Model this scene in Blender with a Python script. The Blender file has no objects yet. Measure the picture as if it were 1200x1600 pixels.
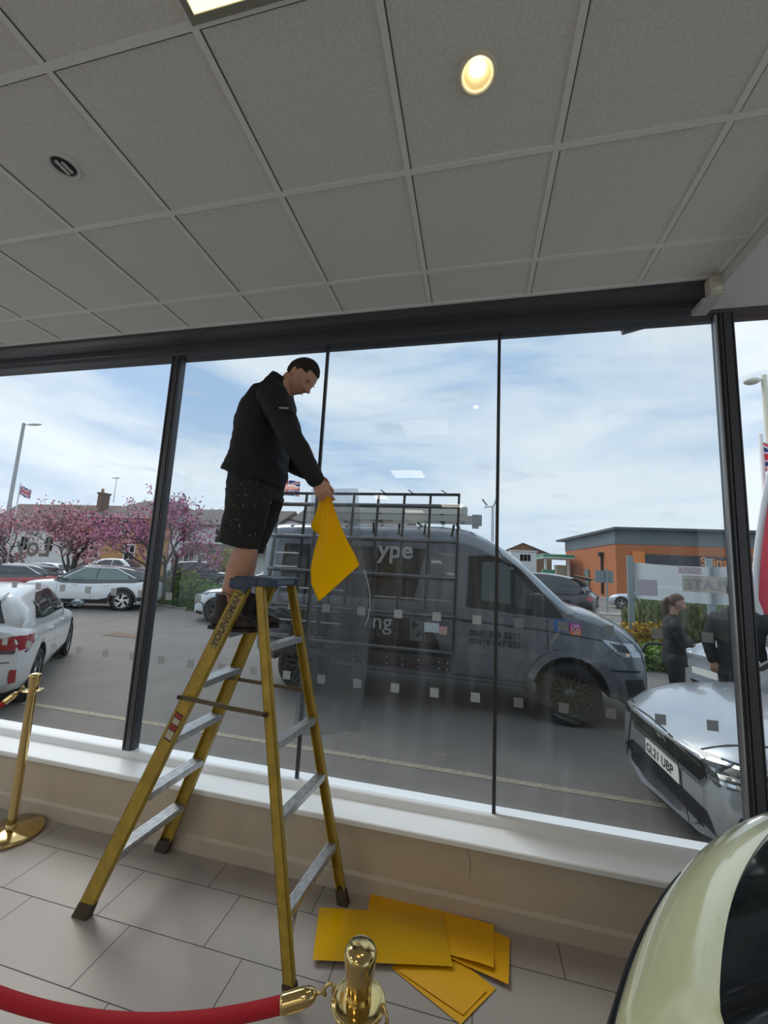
import bpy, bmesh, math, random
import numpy as np
from mathutils import Vector, Matrix
from mathutils.bvhtree import BVHTree
R = math.radians
PI = math.pi
random.seed(7)
SC = bpy.context.scene
COL = SC.collection

# ---------------------------------------------------------------- camera, sky, lights, exposure
YAW, PITCH, ROLL, FPX = -0.2265336, 0.134636, 0.0501553, 627.22
cy_, sy_, cp_, sp_ = math.cos(YAW), math.sin(YAW), math.cos(PITCH), math.sin(PITCH)
fwd = Vector((sy_*cp_, cy_*cp_, sp_)); rgt = Vector((cy_, -sy_, 0)); upv = rgt.cross(fwd)
cr_, sr_ = math.cos(ROLL), math.sin(ROLL)
rr = rgt*cr_ + upv*sr_; uu = upv*cr_ - rgt*sr_
cam_d = bpy.data.cameras.new('camera'); cam = bpy.data.objects.new('camera', cam_d); COL.objects.link(cam)
cam.matrix_world = Matrix(((rr.x, uu.x, -fwd.x, 0), (rr.y, uu.y, -fwd.y, 0), (rr.z, uu.z, -fwd.z, 1.8), (0, 0, 0, 1)))
cam_d.sensor_fit = 'HORIZONTAL'; cam_d.sensor_width = 36.0; cam_d.lens = 36.0*FPX/1200.0
cam_d.clip_start = 0.02; cam_d.clip_end = 500
SC.camera = cam
SC.view_settings.view_transform = 'Standard'; SC.view_settings.look = 'None'
SC.view_settings.gamma = 1; SC.view_settings.use_curve_mapping = False
SC.view_settings.exposure = 0.35

def build_world():
    w = bpy.data.worlds.new('sky'); SC.world = w; w.use_nodes = True
    nt = w.node_tree; nt.nodes.clear(); N = nt.nodes.new; L = nt.links.new
    out = N('ShaderNodeOutputWorld'); bg = N('ShaderNodeBackground'); bg.inputs[1].default_value = 1.0
    tc = N('ShaderNodeTexCoord'); mp = N('ShaderNodeMapping'); mp.inputs['Rotation'].default_value = (0.1, 0.25, 0.5)
    mp.inputs['Scale'].default_value = (1.6, 1.6, 6.5); mp.inputs['Location'].default_value = (3.1, 0.4, 1.7)
    n1 = N('ShaderNodeTexNoise'); n1.inputs['Scale'].default_value = 1.1; n1.inputs['Detail'].default_value = 7; n1.inputs['Roughness'].default_value = .55
    n1.inputs['Distortion'].default_value = .35
    r1 = N('ShaderNodeValToRGB'); e = r1.color_ramp.elements
    e[0].position = .36; e[0].color = (0.36, 0.50, 0.70, 1); e[1].position = .60; e[1].color = (0.72, 0.78, 0.83, 1)
    m = r1.color_ramp.elements.new(.47); m.color = (0.56, 0.66, 0.77, 1)
    # low small grey clouds
    mp2 = N('ShaderNodeMapping'); mp2.inputs['Scale'].default_value = (3.0, 3.0, 13.0)
    n2 = N('ShaderNodeTexNoise'); n2.inputs['Scale'].default_value = 2.3; n2.inputs['Detail'].default_value = 5
    r2 = N('ShaderNodeValToRGB'); e = r2.color_ramp.elements; e[0].position = .60; e[0].color = (0, 0, 0, 1); e[1].position = .72; e[1].color = (.55, .55, .55, 1)
    mx = N('ShaderNodeMixRGB'); mx.inputs[2].default_value = (0.47, 0.54, 0.62, 1)
    # paler towards the horizon
    sx = N('ShaderNodeSeparateXYZ'); mr = N('ShaderNodeMapRange'); mr.inputs[1].default_value = 0.0; mr.inputs[2].default_value = .35
    mr.inputs[3].default_value = .55; mr.inputs[4].default_value = 0
    hz = N('ShaderNodeMixRGB'); hz.inputs[2].default_value = (0.72, 0.79, 0.84, 1)
    L(tc.outputs['Generated'], mp.inputs[0]); L(mp.outputs[0], n1.inputs[0]); L(n1.outputs[0], r1.inputs[0])
    L(tc.outputs['Generated'], mp2.inputs[0]); L(mp2.outputs[0], n2.inputs[0]); L(n2.outputs[0], r2.inputs[0])
    L(tc.outputs['Generated'], sx.inputs[0]); L(sx.outputs[2], mr.inputs[0])
    L(r1.outputs[0], hz.inputs[1]); L(mr.outputs[0], hz.inputs[0])
    L(hz.outputs[0], mx.inputs[1]); L(r2.outputs[0], mx.inputs[0])
    L(mx.outputs[0], bg.inputs[0]); L(bg.outputs[0], out.inputs[0])
build_world()
sun_d = bpy.data.lights.new('sun', 'SUN'); sun_d.energy = 1.6; sun_d.angle = R(30); sun_d.color = (1, .96, .9)
sun = bpy.data.objects.new('sun', sun_d); COL.objects.link(sun); sun.rotation_euler = (R(-22), R(-38), R(0))
SKYLIGHT = 1.0

# ---------------------------------------------------------------- materials
MATS = {}
def mat(name, col, rough=.5, metal=0., coat=0., emit=None, estr=0., noise=None, bump=0., bscale=50., spec=.5, alpha=None, sheen=0.):
    """noise=(scale, amount, [col2]) mottles the base colour"""
    if name in MATS: return MATS[name]
    m = bpy.data.materials.new(name); m.use_nodes = True; nt = m.node_tree; b = nt.nodes['Principled BSDF']
    b.inputs['Base Color'].default_value = (*col, 1); b.inputs['Roughness'].default_value = rough; b.inputs['Metallic'].default_value = metal
    b.inputs['Coat Weight'].default_value = coat; b.inputs['Coat Roughness'].default_value = .05; b.inputs['Specular IOR Level'].default_value = spec
    if sheen: b.inputs['Sheen Weight'].default_value = sheen
    if emit: b.inputs['Emission Color'].default_value = (*emit, 1); b.inputs['Emission Strength'].default_value = estr
    if noise or bump:
        tc = nt.nodes.new('ShaderNodeTexCoord')
    if noise:
        n = nt.nodes.new('ShaderNodeTexNoise'); n.inputs['Scale'].default_value = noise[0]; n.inputs['Detail'].default_value = 6
        rp = nt.nodes.new('ShaderNodeValToRGB'); c2 = noise[2] if len(noise) > 2 else tuple(c*(1-noise[1]) for c in col)
        rp.color_ramp.elements[0].position = .35; rp.color_ramp.elements[0].color = (*c2, 1)
        rp.color_ramp.elements[1].position = .65; rp.color_ramp.elements[1].color = (*col, 1)
        nt.links.new(tc.outputs['Object'], n.inputs[0]); nt.links.new(n.outputs[0], rp.inputs[0]); nt.links.new(rp.outputs[0], b.inputs['Base Color'])
    if bump:
        n = nt.nodes.new('ShaderNodeTexNoise'); n.inputs['Scale'].default_value = bscale; n.inputs['Detail'].default_value = 4
        bp = nt.nodes.new('ShaderNodeBump'); bp.inputs['Strength'].default_value = bump; bp.inputs['Distance'].default_value = .01
        nt.links.new(tc.outputs['Object'], n.inputs[0]); nt.links.new(n.outputs[0], bp.inputs['Height']); nt.links.new(bp.outputs[0], b.inputs['Normal'])
    MATS[name] = m; return m

def glass_mat(name, tint, gloss=1.0, rough=0.0, haze=0.0, streaks=False):
    if name in MATS: return MATS[name]
    m = bpy.data.materials.new(name); m.use_nodes = True; nt = m.node_tree; nt.nodes.clear(); N = nt.nodes.new; L = nt.links.new
    out = N('ShaderNodeOutputMaterial'); tr = N('ShaderNodeBsdfTransparent'); tr.inputs[0].default_value = (*tint, 1)
    gl = N('ShaderNodeBsdfGlossy'); gl.inputs['Roughness'].default_value = rough
    fr = N('ShaderNodeFresnel'); fr.inputs[0].default_value = 1.45
    mu = N('ShaderNodeMath'); mu.operation = 'MULTIPLY'; mu.inputs[1].default_value = gloss; mu.use_clamp = True
    mx = N('ShaderNodeMixShader'); L(fr.outputs[0], mu.inputs[0]); L(mu.outputs[0], mx.inputs[0]); L(tr.outputs[0], mx.inputs[1]); L(gl.outputs[0], mx.inputs[2])
    last = mx
    if haze:
        df = N('ShaderNodeBsdfTranslucent'); df.inputs[0].default_value = (.8, .84, .88, 1); m2 = N('ShaderNodeMixShader'); m2.inputs[0].default_value = haze
        if streaks:
            tc = N('ShaderNodeTexCoord'); mp = N('ShaderNodeMapping'); mp.inputs['Scale'].default_value = (9, 9, 1.1)
            no = N('ShaderNodeTexNoise'); no.inputs['Scale'].default_value = 1.6; no.inputs['Detail'].default_value = 5
            mr = N('ShaderNodeMapRange'); mr.inputs[1].default_value = .5; mr.inputs[2].default_value = .85; mr.inputs[3].default_value = haze*.35; mr.inputs[4].default_value = haze*2.2
            L(tc.outputs['Object'], mp.inputs[0]); L(mp.outputs[0], no.inputs[0]); L(no.outputs[0], mr.inputs[0]); L(mr.outputs[0], m2.inputs[0])
        L(mx.outputs[0], m2.inputs[1]); L(df.outputs[0], m2.inputs[2]); last = m2
    L(last.outputs[0], out.inputs[0]); MATS[name] = m; return m

# ---------------------------------------------------------------- mesh helpers
class MB:
    def __init__(s): s.v = []; s.f = []; s.m = []; s.sm = []
    def add(s, vs, fs, mi=0, sm=False):
        o = len(s.v); s.v += [tuple(v) for v in vs]; s.f += [tuple(i+o for i in f) for f in fs]; s.m += [mi]*len(fs); s.sm += [sm]*len(fs); return s
    def box(s, c, d, rot=None, mi=0):
        vs = [Vector((x*d[0]/2, y*d[1]/2, z*d[2]/2)) for x in (-1, 1) for y in (-1, 1) for z in (-1, 1)]
        if rot is not None:
            M = rot if isinstance(rot, Matrix) else Matrix.Rotation(rot, 3, 'Z'); vs = [M @ v for v in vs]
        vs = [v+Vector(c) for v in vs]
        return s.add(vs, [(0, 1, 3, 2), (4, 6, 7, 5), (0, 4, 5, 1), (2, 3, 7, 6), (0, 2, 6, 4), (1, 5, 7, 3)], mi)
    def bar(s, a, b, w, h, up=(0, 0, 1), mi=0):
        a = Vector(a); b = Vector(b); d = (b-a); ln = d.length; d.normalize(); u = Vector(up); x = d.cross(u)
        if x.length < 1e-4: x = d.cross(Vector((1, 0, 0)))
        x.normalize(); u = x.cross(d).normalized()
        M = Matrix((d, x, u)).transposed()
        return s.box((a+b)/2, (ln, w, h), M, mi)
    def tube(s, pts, r, n=12, mi=0, closed=False, flat=None):
        pts = [Vector(p) for p in pts]; k = len(pts); rs = r if isinstance(r, (list, tuple)) else [r]*k
        o = len(s.v); prev = None; vs = []
        for i, p in enumerate(pts):
            t = (pts[(i+1) % k]-pts[i-1]) if closed else (pts[min(i+1, k-1)]-pts[max(i-1, 0)])
            t.normalize()
            if prev is None:
                a = Vector((0, 0, 1)) if abs(t.z) < .9 else Vector((1, 0, 0)); x = t.cross(a).normalized()
            else:
                x = prev-t*prev.dot(t); x.normalize()
            prev = x; y = t.cross(x)
            for j in range(n):
                a = 2*PI*j/n; vs.append(p+(x*math.cos(a)+y*math.sin(a))*rs[i])
        fs = []
        for i in range(k if closed else k-1):
            for j in range(n):
                a = i*n+j; b = i*n+(j+1) % n; c = ((i+1) % k)*n+(j+1) % n; d = ((i+1) % k)*n+j; fs.append((a, b, c, d))
        s.add(vs, fs, mi, True)
        if not closed:
            s.add(vs[:n][::-1], [tuple(range(n))], mi); s.add(vs[-n:], [tuple(range(n))], mi)
        return s
    def lathe(s, prof, n=32, c=(0, 0, 0), axis='z', mi=0, sm=True):
        vs = []
        for (r, h) in prof:
            for j in range(n):
                a = 2*PI*j/n; q = (r*math.cos(a), r*math.sin(a), h)
                if axis == 'y': q = (q[0], q[2], q[1])
                if axis == 'x': q = (q[2], q[0], q[1])
                vs.append(Vector(q)+Vector(c))
        fs = []
        for i in range(len(prof)-1):
            for j in range(n): fs.append((i*n+j, i*n+(j+1) % n, (i+1)*n+(j+1) % n, (i+1)*n+j))
        if axis == 'y': fs = [f[::-1] for f in fs]
        s.add(vs, fs, mi, sm)
        return s
    def prism(s, poly, lo, hi, plane='xz', mi=0):
        """poly in a plane, extruded along the third axis from lo to hi"""
        def P(a, b, t): return {'xz': (a, t, b), 'xy': (a, b, t), 'yz': (t, a, b)}[plane]
        n = len(poly); vs = [P(a, b, lo) for a, b in poly]+[P(a, b, hi) for a, b in poly]
        fs = [tuple(range(n)), tuple(range(2*n-1, n-1, -1))]+[(i, n+i, n+(i+1) % n, (i+1) % n) for i in range(n)]
        return s.add(vs, fs, mi)
    def sphere(s, c, r, nu=16, nv=10, mi=0):
        rx, ry, rz = r if isinstance(r, (tuple, list)) else (r, r, r); prof = []
        vs = [(c[0], c[1], c[2]-rz)]
        for i in range(1, nv):
            p = -PI/2+PI*i/nv
            for j in range(nu):
                a = 2*PI*j/nu; vs.append((c[0]+rx*math.cos(p)*math.cos(a), c[1]+ry*math.cos(p)*math.sin(a), c[2]+rz*math.sin(p)))
        vs.append((c[0], c[1], c[2]+rz)); fs = []
        for j in range(nu): fs.append((0, 1+(j+1) % nu, 1+j))
        for i in range(nv-2):
            for j in range(nu): a = 1+i*nu; fs.append((a+j, a+(j+1) % nu, a+nu+(j+1) % nu, a+nu+j))
        t = len(vs)-1; a = 1+(nv-2)*nu
        for j in range(nu): fs.append((t, a+j, a+(j+1) % nu))
        return s.add(vs, fs, mi, True)
    def build(s, name, mats, parent=None, fix=True, bevel=0, smooth=None):
        me = bpy.data.meshes.new(name); me.from_pydata(s.v, [], s.f)
        for m in (mats if isinstance(mats, (list, tuple)) else [mats]): me.materials.append(m)
        me.polygons.foreach_set('material_index', s.m); me.polygons.foreach_set('use_smooth', s.sm if smooth is None else [smooth]*len(s.f))
        me.update()
        if fix:
            b = bmesh.new(); b.from_mesh(me); bmesh.ops.remove_doubles(b, verts=b.verts, dist=1e-5); bmesh.ops.recalc_face_normals(b, faces=b.faces); b.to_mesh(me); b.free()
        o = bpy.data.objects.new(name, me); COL.objects.link(o)
        if parent: o.parent = parent
        if bevel:
            md = o.modifiers.new('bevel', 'BEVEL'); md.width = bevel; md.segments = 2; md.limit_method = 'ANGLE'; md.angle_limit = R(40)
        return o

def tag(o, label=None, cat=None, group=None, kind=None):
    if label: o['label'] = label
    if cat: o['category'] = cat
    if group: o['group'] = group
    if kind: o['kind'] = kind
    return o
def empty(name, loc=(0, 0, 0), rz=0, label=None, cat=None, group=None):
    o = bpy.data.objects.new(name, None); COL.objects.link(o); o.location = loc; o.rotation_euler = (0, 0, rz); o.empty_display_size = .1
    return tag(o, label, cat, group)
def children(o): return [c for c in bpy.data.objects if c.parent == o]
def copy_tree(o, parent=None):
    c = o.copy(); COL.objects.link(c); c.parent = parent
    if parent is None:
        for k in ('label',):
            if k in c: del c[k]
    for ch in children(o): copy_tree(ch, c)
    return c
def eval_mesh(o):
    dg = bpy.context.evaluated_depsgraph_get(); dg.update(); e = o.evaluated_get(dg); me = bpy.data.meshes.new_from_object(e, depsgraph=dg)
    return me
def bake(o):
    """apply all modifiers of o"""
    me = eval_mesh(o); o.modifiers.clear(); o.data = me; return o
def catmull(xs, ys, x):
    xs = np.asarray(xs, float); ys = np.asarray(ys, float); n = len(xs)
    m = np.zeros(n)
    d = np.diff(ys)/np.diff(xs)
    m[0] = d[0]; m[-1] = d[-1]
    for i in range(1, n-1): m[i] = 0 if d[i-1]*d[i] <= 0 else 2*d[i-1]*d[i]/(d[i-1]+d[i])
    i = int(np.clip(np.searchsorted(xs, x)-1, 0, n-2)); h = xs[i+1]-xs[i]; t = min(max((x-xs[i])/h, 0), 1)
    return float((2*t**3-3*t*t+1)*ys[i]+(t**3-2*t*t+t)*h*m[i]+(-2*t**3+3*t*t)*ys[i+1]+(t**3-t*t)*h*m[i+1])
def text_mesh(txt, size, depth, M, m, name='lettering', parent=None, bold=0., spacing=1.0, align='LEFT'):
    cu = bpy.data.curves.new('t', 'FONT'); cu.body = txt; cu.size = size; cu.extrude = depth; cu.offset = bold; cu.space_character = spacing; cu.align_x = align
    to = bpy.data.objects.new('t', cu); COL.objects.link(to); me = eval_mesh(to); bpy.data.objects.remove(to); bpy.data.curves.remove(cu)
    me.name = name; me.transform(M); me.materials.clear(); me.materials.append(m)
    o = bpy.data.objects.new(name, me); COL.objects.link(o)
    if parent: o.parent = parent
    return o
def basis(o, x, y):
    x = Vector(x).normalized(); y = Vector(y).normalized(); z = x.cross(y).normalized()
    return Matrix(((x.x, y.x, z.x, o[0]), (x.y, y.y, z.y, o[1]), (x.z, y.z, z.z, o[2]), (0, 0, 0, 1)))
def bvh_of(*objs):
    vs = []; fs = []
    for o in objs:
        b = len(vs); vs += [tuple(v.co) for v in o.data.vertices]; fs += [tuple(i+b for i in p.vertices) for p in o.data.polygons]
    return BVHTree.FromPolygons(vs, fs)
def decal(name, bvh, poly, plane, direc, start, m, parent, off=.005, cuts=4, thick=0, smooth=True):
    """polygon in a coordinate plane, pushed along direc onto the surface: a panel that hugs the body"""
    d = Vector(direc).normalized(); b = bmesh.new()
    def P(a, c): return {'xz': Vector((a, start, c)), 'xy': Vector((a, c, start)), 'yz': Vector((start, a, c))}[plane]
    vs = [b.verts.new(P(a, c)) for a, c in poly]; f = b.faces.new(vs)
    bmesh.ops.triangulate(b, faces=[f]); bmesh.ops.subdivide_edges(b, edges=b.edges[:], cuts=cuts, use_grid_fill=True)
    bad = []
    for v in b.verts:
        h, n, i, dist = bvh.ray_cast(v.co-d*3, d)
        if h is None: bad.append(v); continue
        if n.dot(d) > 0: n = -n
        v.co = h+n*off
    if bad: bmesh.ops.delete(b, geom=bad, context='VERTS')
    for f in b.faces: f.smooth = smooth
    me = bpy.data.meshes.new(name); b.to_mesh(me); b.free(); me.materials.append(m)
    o = bpy.data.objects.new(name, me); COL.objects.link(o); o.parent = parent
    if thick:
        md = o.modifiers.new('s', 'SOLIDIFY'); md.thickness = thick; md.offset = 1
    return o
def rrect(x0, x1, z0, z1, r, n=4):
    pts = []
    for cx, cz, a0 in ((x1-r, z1-r, 0), (x0+r, z1-r, 90), (x0+r, z0+r, 180), (x1-r, z0+r, 270)):
        for k in range(n+1):
            a = R(a0+90*k/n); pts.append((cx+r*math.cos(a), cz+r*math.sin(a)))
    return pts
def circ(cx, cz, r, n=24, ry=None): return [(cx+r*math.cos(2*PI*k/n), cz+(ry or r)*math.sin(2*PI*k/n)) for k in range(n)]
# ---------------------------------------------------------------- shared materials
M_CEIL = mat('ceiling tile', (.76, .745, .70), .95, noise=(90, .12), bump=.25, bscale=400)
M_GRID = mat('ceiling grid white metal', (.77, .77, .75), .5)
M_FRAME = mat('dark grey powder coated frame', (.062, .062, .072), .42)
M_FRAME2 = mat('dark grey frame groove', (.02, .02, .022), .5)
M_SILL = mat('white gloss sill', (.88, .90, .92), .3)
M_CURB = mat('cream painted plaster', (.56, .485, .375), .75, noise=(3, .07), bump=.08, bscale=60)
M_BLACK = mat('black plastic', (.012, .012, .013), .45)
M_RUBBER = mat('black rubber', (.02, .02, .02), .8)
M_CHROME = mat('chrome', (.8, .8, .8), .12, 1)
M_ALU = mat('worn aluminium', (.62, .63, .64), .38, .85, noise=(25, .25))
M_BRASS = mat('polished brass', (.66, .50, .22), .14, 1)
M_WHITE = mat('white paint', (.8, .8, .78), .5)
M_AGLASS = mat('dark car glass', (.012, .016, .018), .06, 0, 0, spec=.8)
M_SGLASS = mat('light green car glass', (.13, .19, .17), .08, spec=.7)
M_TYRE = mat('tyre rubber', (.018, .018, .018), .85, bump=.2, bscale=80)
M_ALLOY = mat('silver alloy', (.55, .56, .58), .3, .8)
M_GUN = mat('gunmetal alloy', (.10, .105, .11), .35, .7)
M_RED = mat('red lamp lens', (.33, .012, .02), .15, coat=.6)
M_LENS = mat('clear headlamp lens', (.50, .54, .58), .08, .35, coat=1)
M_SKIN = mat('skin', (.50, .27, .19), .55, noise=(30, .12))
M_HAIR = mat('dark hair', (.018, .013, .011), .8, bump=.6, bscale=300)

def ceiling_floor():
    # floor tiles: a third-bond of 0.61 x 0.31 m tiles, with narrow dark joints
    m = bpy.data.materials.new('floor tiles'); m.use_nodes = True; nt = m.node_tree; N = nt.nodes.new; L = nt.links.new; b = nt.nodes['Principled BSDF']
    tc = N('ShaderNodeTexCoord'); sx = N('ShaderNodeSeparateXYZ'); L(tc.outputs['Object'], sx.inputs[0])
    def M(op, a, c=None, d=None):
        n = N('ShaderNodeMath'); n.operation = op
        for i, v in enumerate((a, c, d)):
            if v is None: continue
            if isinstance(v, (int, float)): n.inputs[i].default_value = v
            else: L(v, n.inputs[i])
        return n.outputs[0]
    ry = M('DIVIDE', M('SUBTRACT', sx.outputs[1], 2.2215), .3085); row = M('FLOOR', ry); fy = M('FRACT', M('ADD', ry, 100)) 
    # each row nearer the camera shifts a third of a tile; joints of the first row under the wall at x = -1.405
    rx = M('DIVIDE', M('SUBTRACT', M('ADD', sx.outputs[0], 1.405+61*.613), M('MULTIPLY', row, -.204)), .613)
    fx = M('FRACT', rx); colm = M('FLOOR', rx)
    ey = M('MULTIPLY', M('MINIMUM', fy, M('SUBTRACT', 1, fy)), .3085); ex = M('MULTIPLY', M('MINIMUM', fx, M('SUBTRACT', 1, fx)), .613)
    e = M('MINIMUM', ex, ey); g = M('GREATER_THAN', e, .0021)
    wn = N('ShaderNodeTexWhiteNoise'); cb = N('ShaderNodeCombineXYZ'); L(colm, cb.inputs[0]); L(row, cb.inputs[1]); L(cb.outputs[0], wn.inputs[0])
    no = N('ShaderNodeTexNoise'); no.inputs['Scale'].default_value = 4; no.inputs['Detail'].default_value = 8; L(tc.outputs['Object'], no.inputs[0])
    val = M('ADD', M('MULTIPLY', wn.outputs[0], .06), M('ADD', M('MULTIPLY', no.outputs[0], .10), .92))
    tile = N('ShaderNodeMixRGB'); tile.blend_type = 'MULTIPLY'; tile.inputs[0].default_value = 1; tile.inputs[1].default_value = (.345, .315, .295, 1)
    cc = N('ShaderNodeCombineXYZ'); [L(val, cc.inputs[i]) for i in range(3)]; L(cc.outputs[0], tile.inputs[2])
    mx = N('ShaderNodeMixRGB'); L(g, mx.inputs[0]); mx.inputs[1].default_value = (.045, .042, .04, 1); L(tile.outputs[0], mx.inputs[2]); L(mx.outputs[0], b.inputs['Base Color'])
    rg = M('ADD', M('MULTIPLY', g, -.32), .80); L(rg, b.inputs['Roughness'])
    bp = N('ShaderNodeBump'); bp.inputs['Distance'].default_value = .002; bp.inputs['Strength'].default_value = .5; L(g, bp.inputs['Height']); L(bp.outputs[0], b.inputs['Normal'])
    XL, XR, YB = -5.25, 5.6, -7.0
    tag(MB().box(((XL+XR)/2, (2.50+YB)/2, -.05), (XR-XL, 2.50-YB, .1)).build('floor', m), kind='structure')
    tag(MB().box(((XL+1.29)/2, (2.38+YB)/2, 3.53), (1.29-XL, 2.38-YB, .08)).build('ceiling', M_CEIL), kind='structure')
    g = MB()
    x = -1.512-6*.6
    while x < 1.28:
        g.box((x, (2.38+YB)/2, 3.4885), (.024, 2.38-YB, .009)); x += .6
    y = 1.487+.6
    while y > YB:
        g.box(((XL+1.29)/2, y, 3.488), (1.29-XL, .024, .010)); y -= .6
    g.box(((XL+1.29)/2, 2.372, 3.486), (1.29-XL, .018, .014)); g.box((1.280, (2.38+YB)/2, 3.486), (.018, 2.38-YB, .014))
    tag(g.build('trim_1', M_GRID), kind='structure')
    g = MB(); x = -1.512-6*.6                                      # strips coloured as the shadow line along one edge of every bar
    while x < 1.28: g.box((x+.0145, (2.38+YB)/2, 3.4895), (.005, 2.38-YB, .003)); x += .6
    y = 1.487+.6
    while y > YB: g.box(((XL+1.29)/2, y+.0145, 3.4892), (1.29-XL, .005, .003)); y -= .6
    tag(g.build('trim_11', mat('painted shadow line', (.10, .095, .085), .9)), kind='structure')
    # lower plasterboard soffit at the right
    s = MB().box(((1.292+XR)/2, (2.56+YB)/2, 3.62), (XR-1.292, 2.56-YB, .42))
    tag(s.build('ceiling_2', mat('soffit white', (.62, .62, .61), .8)), kind='structure')
    # back and side walls of the showroom; side glazing added for more daylight
    wm = mat('white wall', (.8, .79, .76), .85)
    tag(MB().box(((XL+XR)/2, YB-.06, 1.9), (XR-XL+.3, .12, 3.8)).build('wall_back', wm), kind='structure')
    tag(MB().box((XR+.06, (2.8+YB)/2, .2), (.12, 2.8-YB, .42)).box((XR+.06, (2.8+YB)/2, 3.6), (.12, 2.8-YB, .38)).build('wall_right', wm), kind='structure')
    w = MB()
    for y in (-6.9, -5, -3.1, -1.2, .7, 2.65): w.box((XR+.06, y, 1.95), (.12, .07, 3.1))
    tag(w.build('window_9', M_FRAME), kind='structure')
    tag(MB().box((XL-.06, (2.8+YB)/2, .2), (.12, 2.8-YB, .42)).box((XL-.06, (2.8+YB)/2, 3.6), (.12, 2.8-YB, .38)).box((XL-.06, -6, 1.9), (.12, 2, 3.6)).build('wall_left', wm), kind='structure')
    w = MB()
    for y in (-5, -3.1, -1.2, .7, 2.65): w.box((XL-.06, y, 1.95), (.12, .07, 3.1))
    tag(w.build('window_2', M_FRAME), kind='structure')
    # roof above the ceiling so that no daylight leaks in
    tag(MB().box(((XL+XR)/2, (2.75+YB)/2, 3.86), (XR-XL+.4, 2.75-YB+.4, .06)).build('ceiling_3', M_FRAME2), kind='structure')

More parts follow.
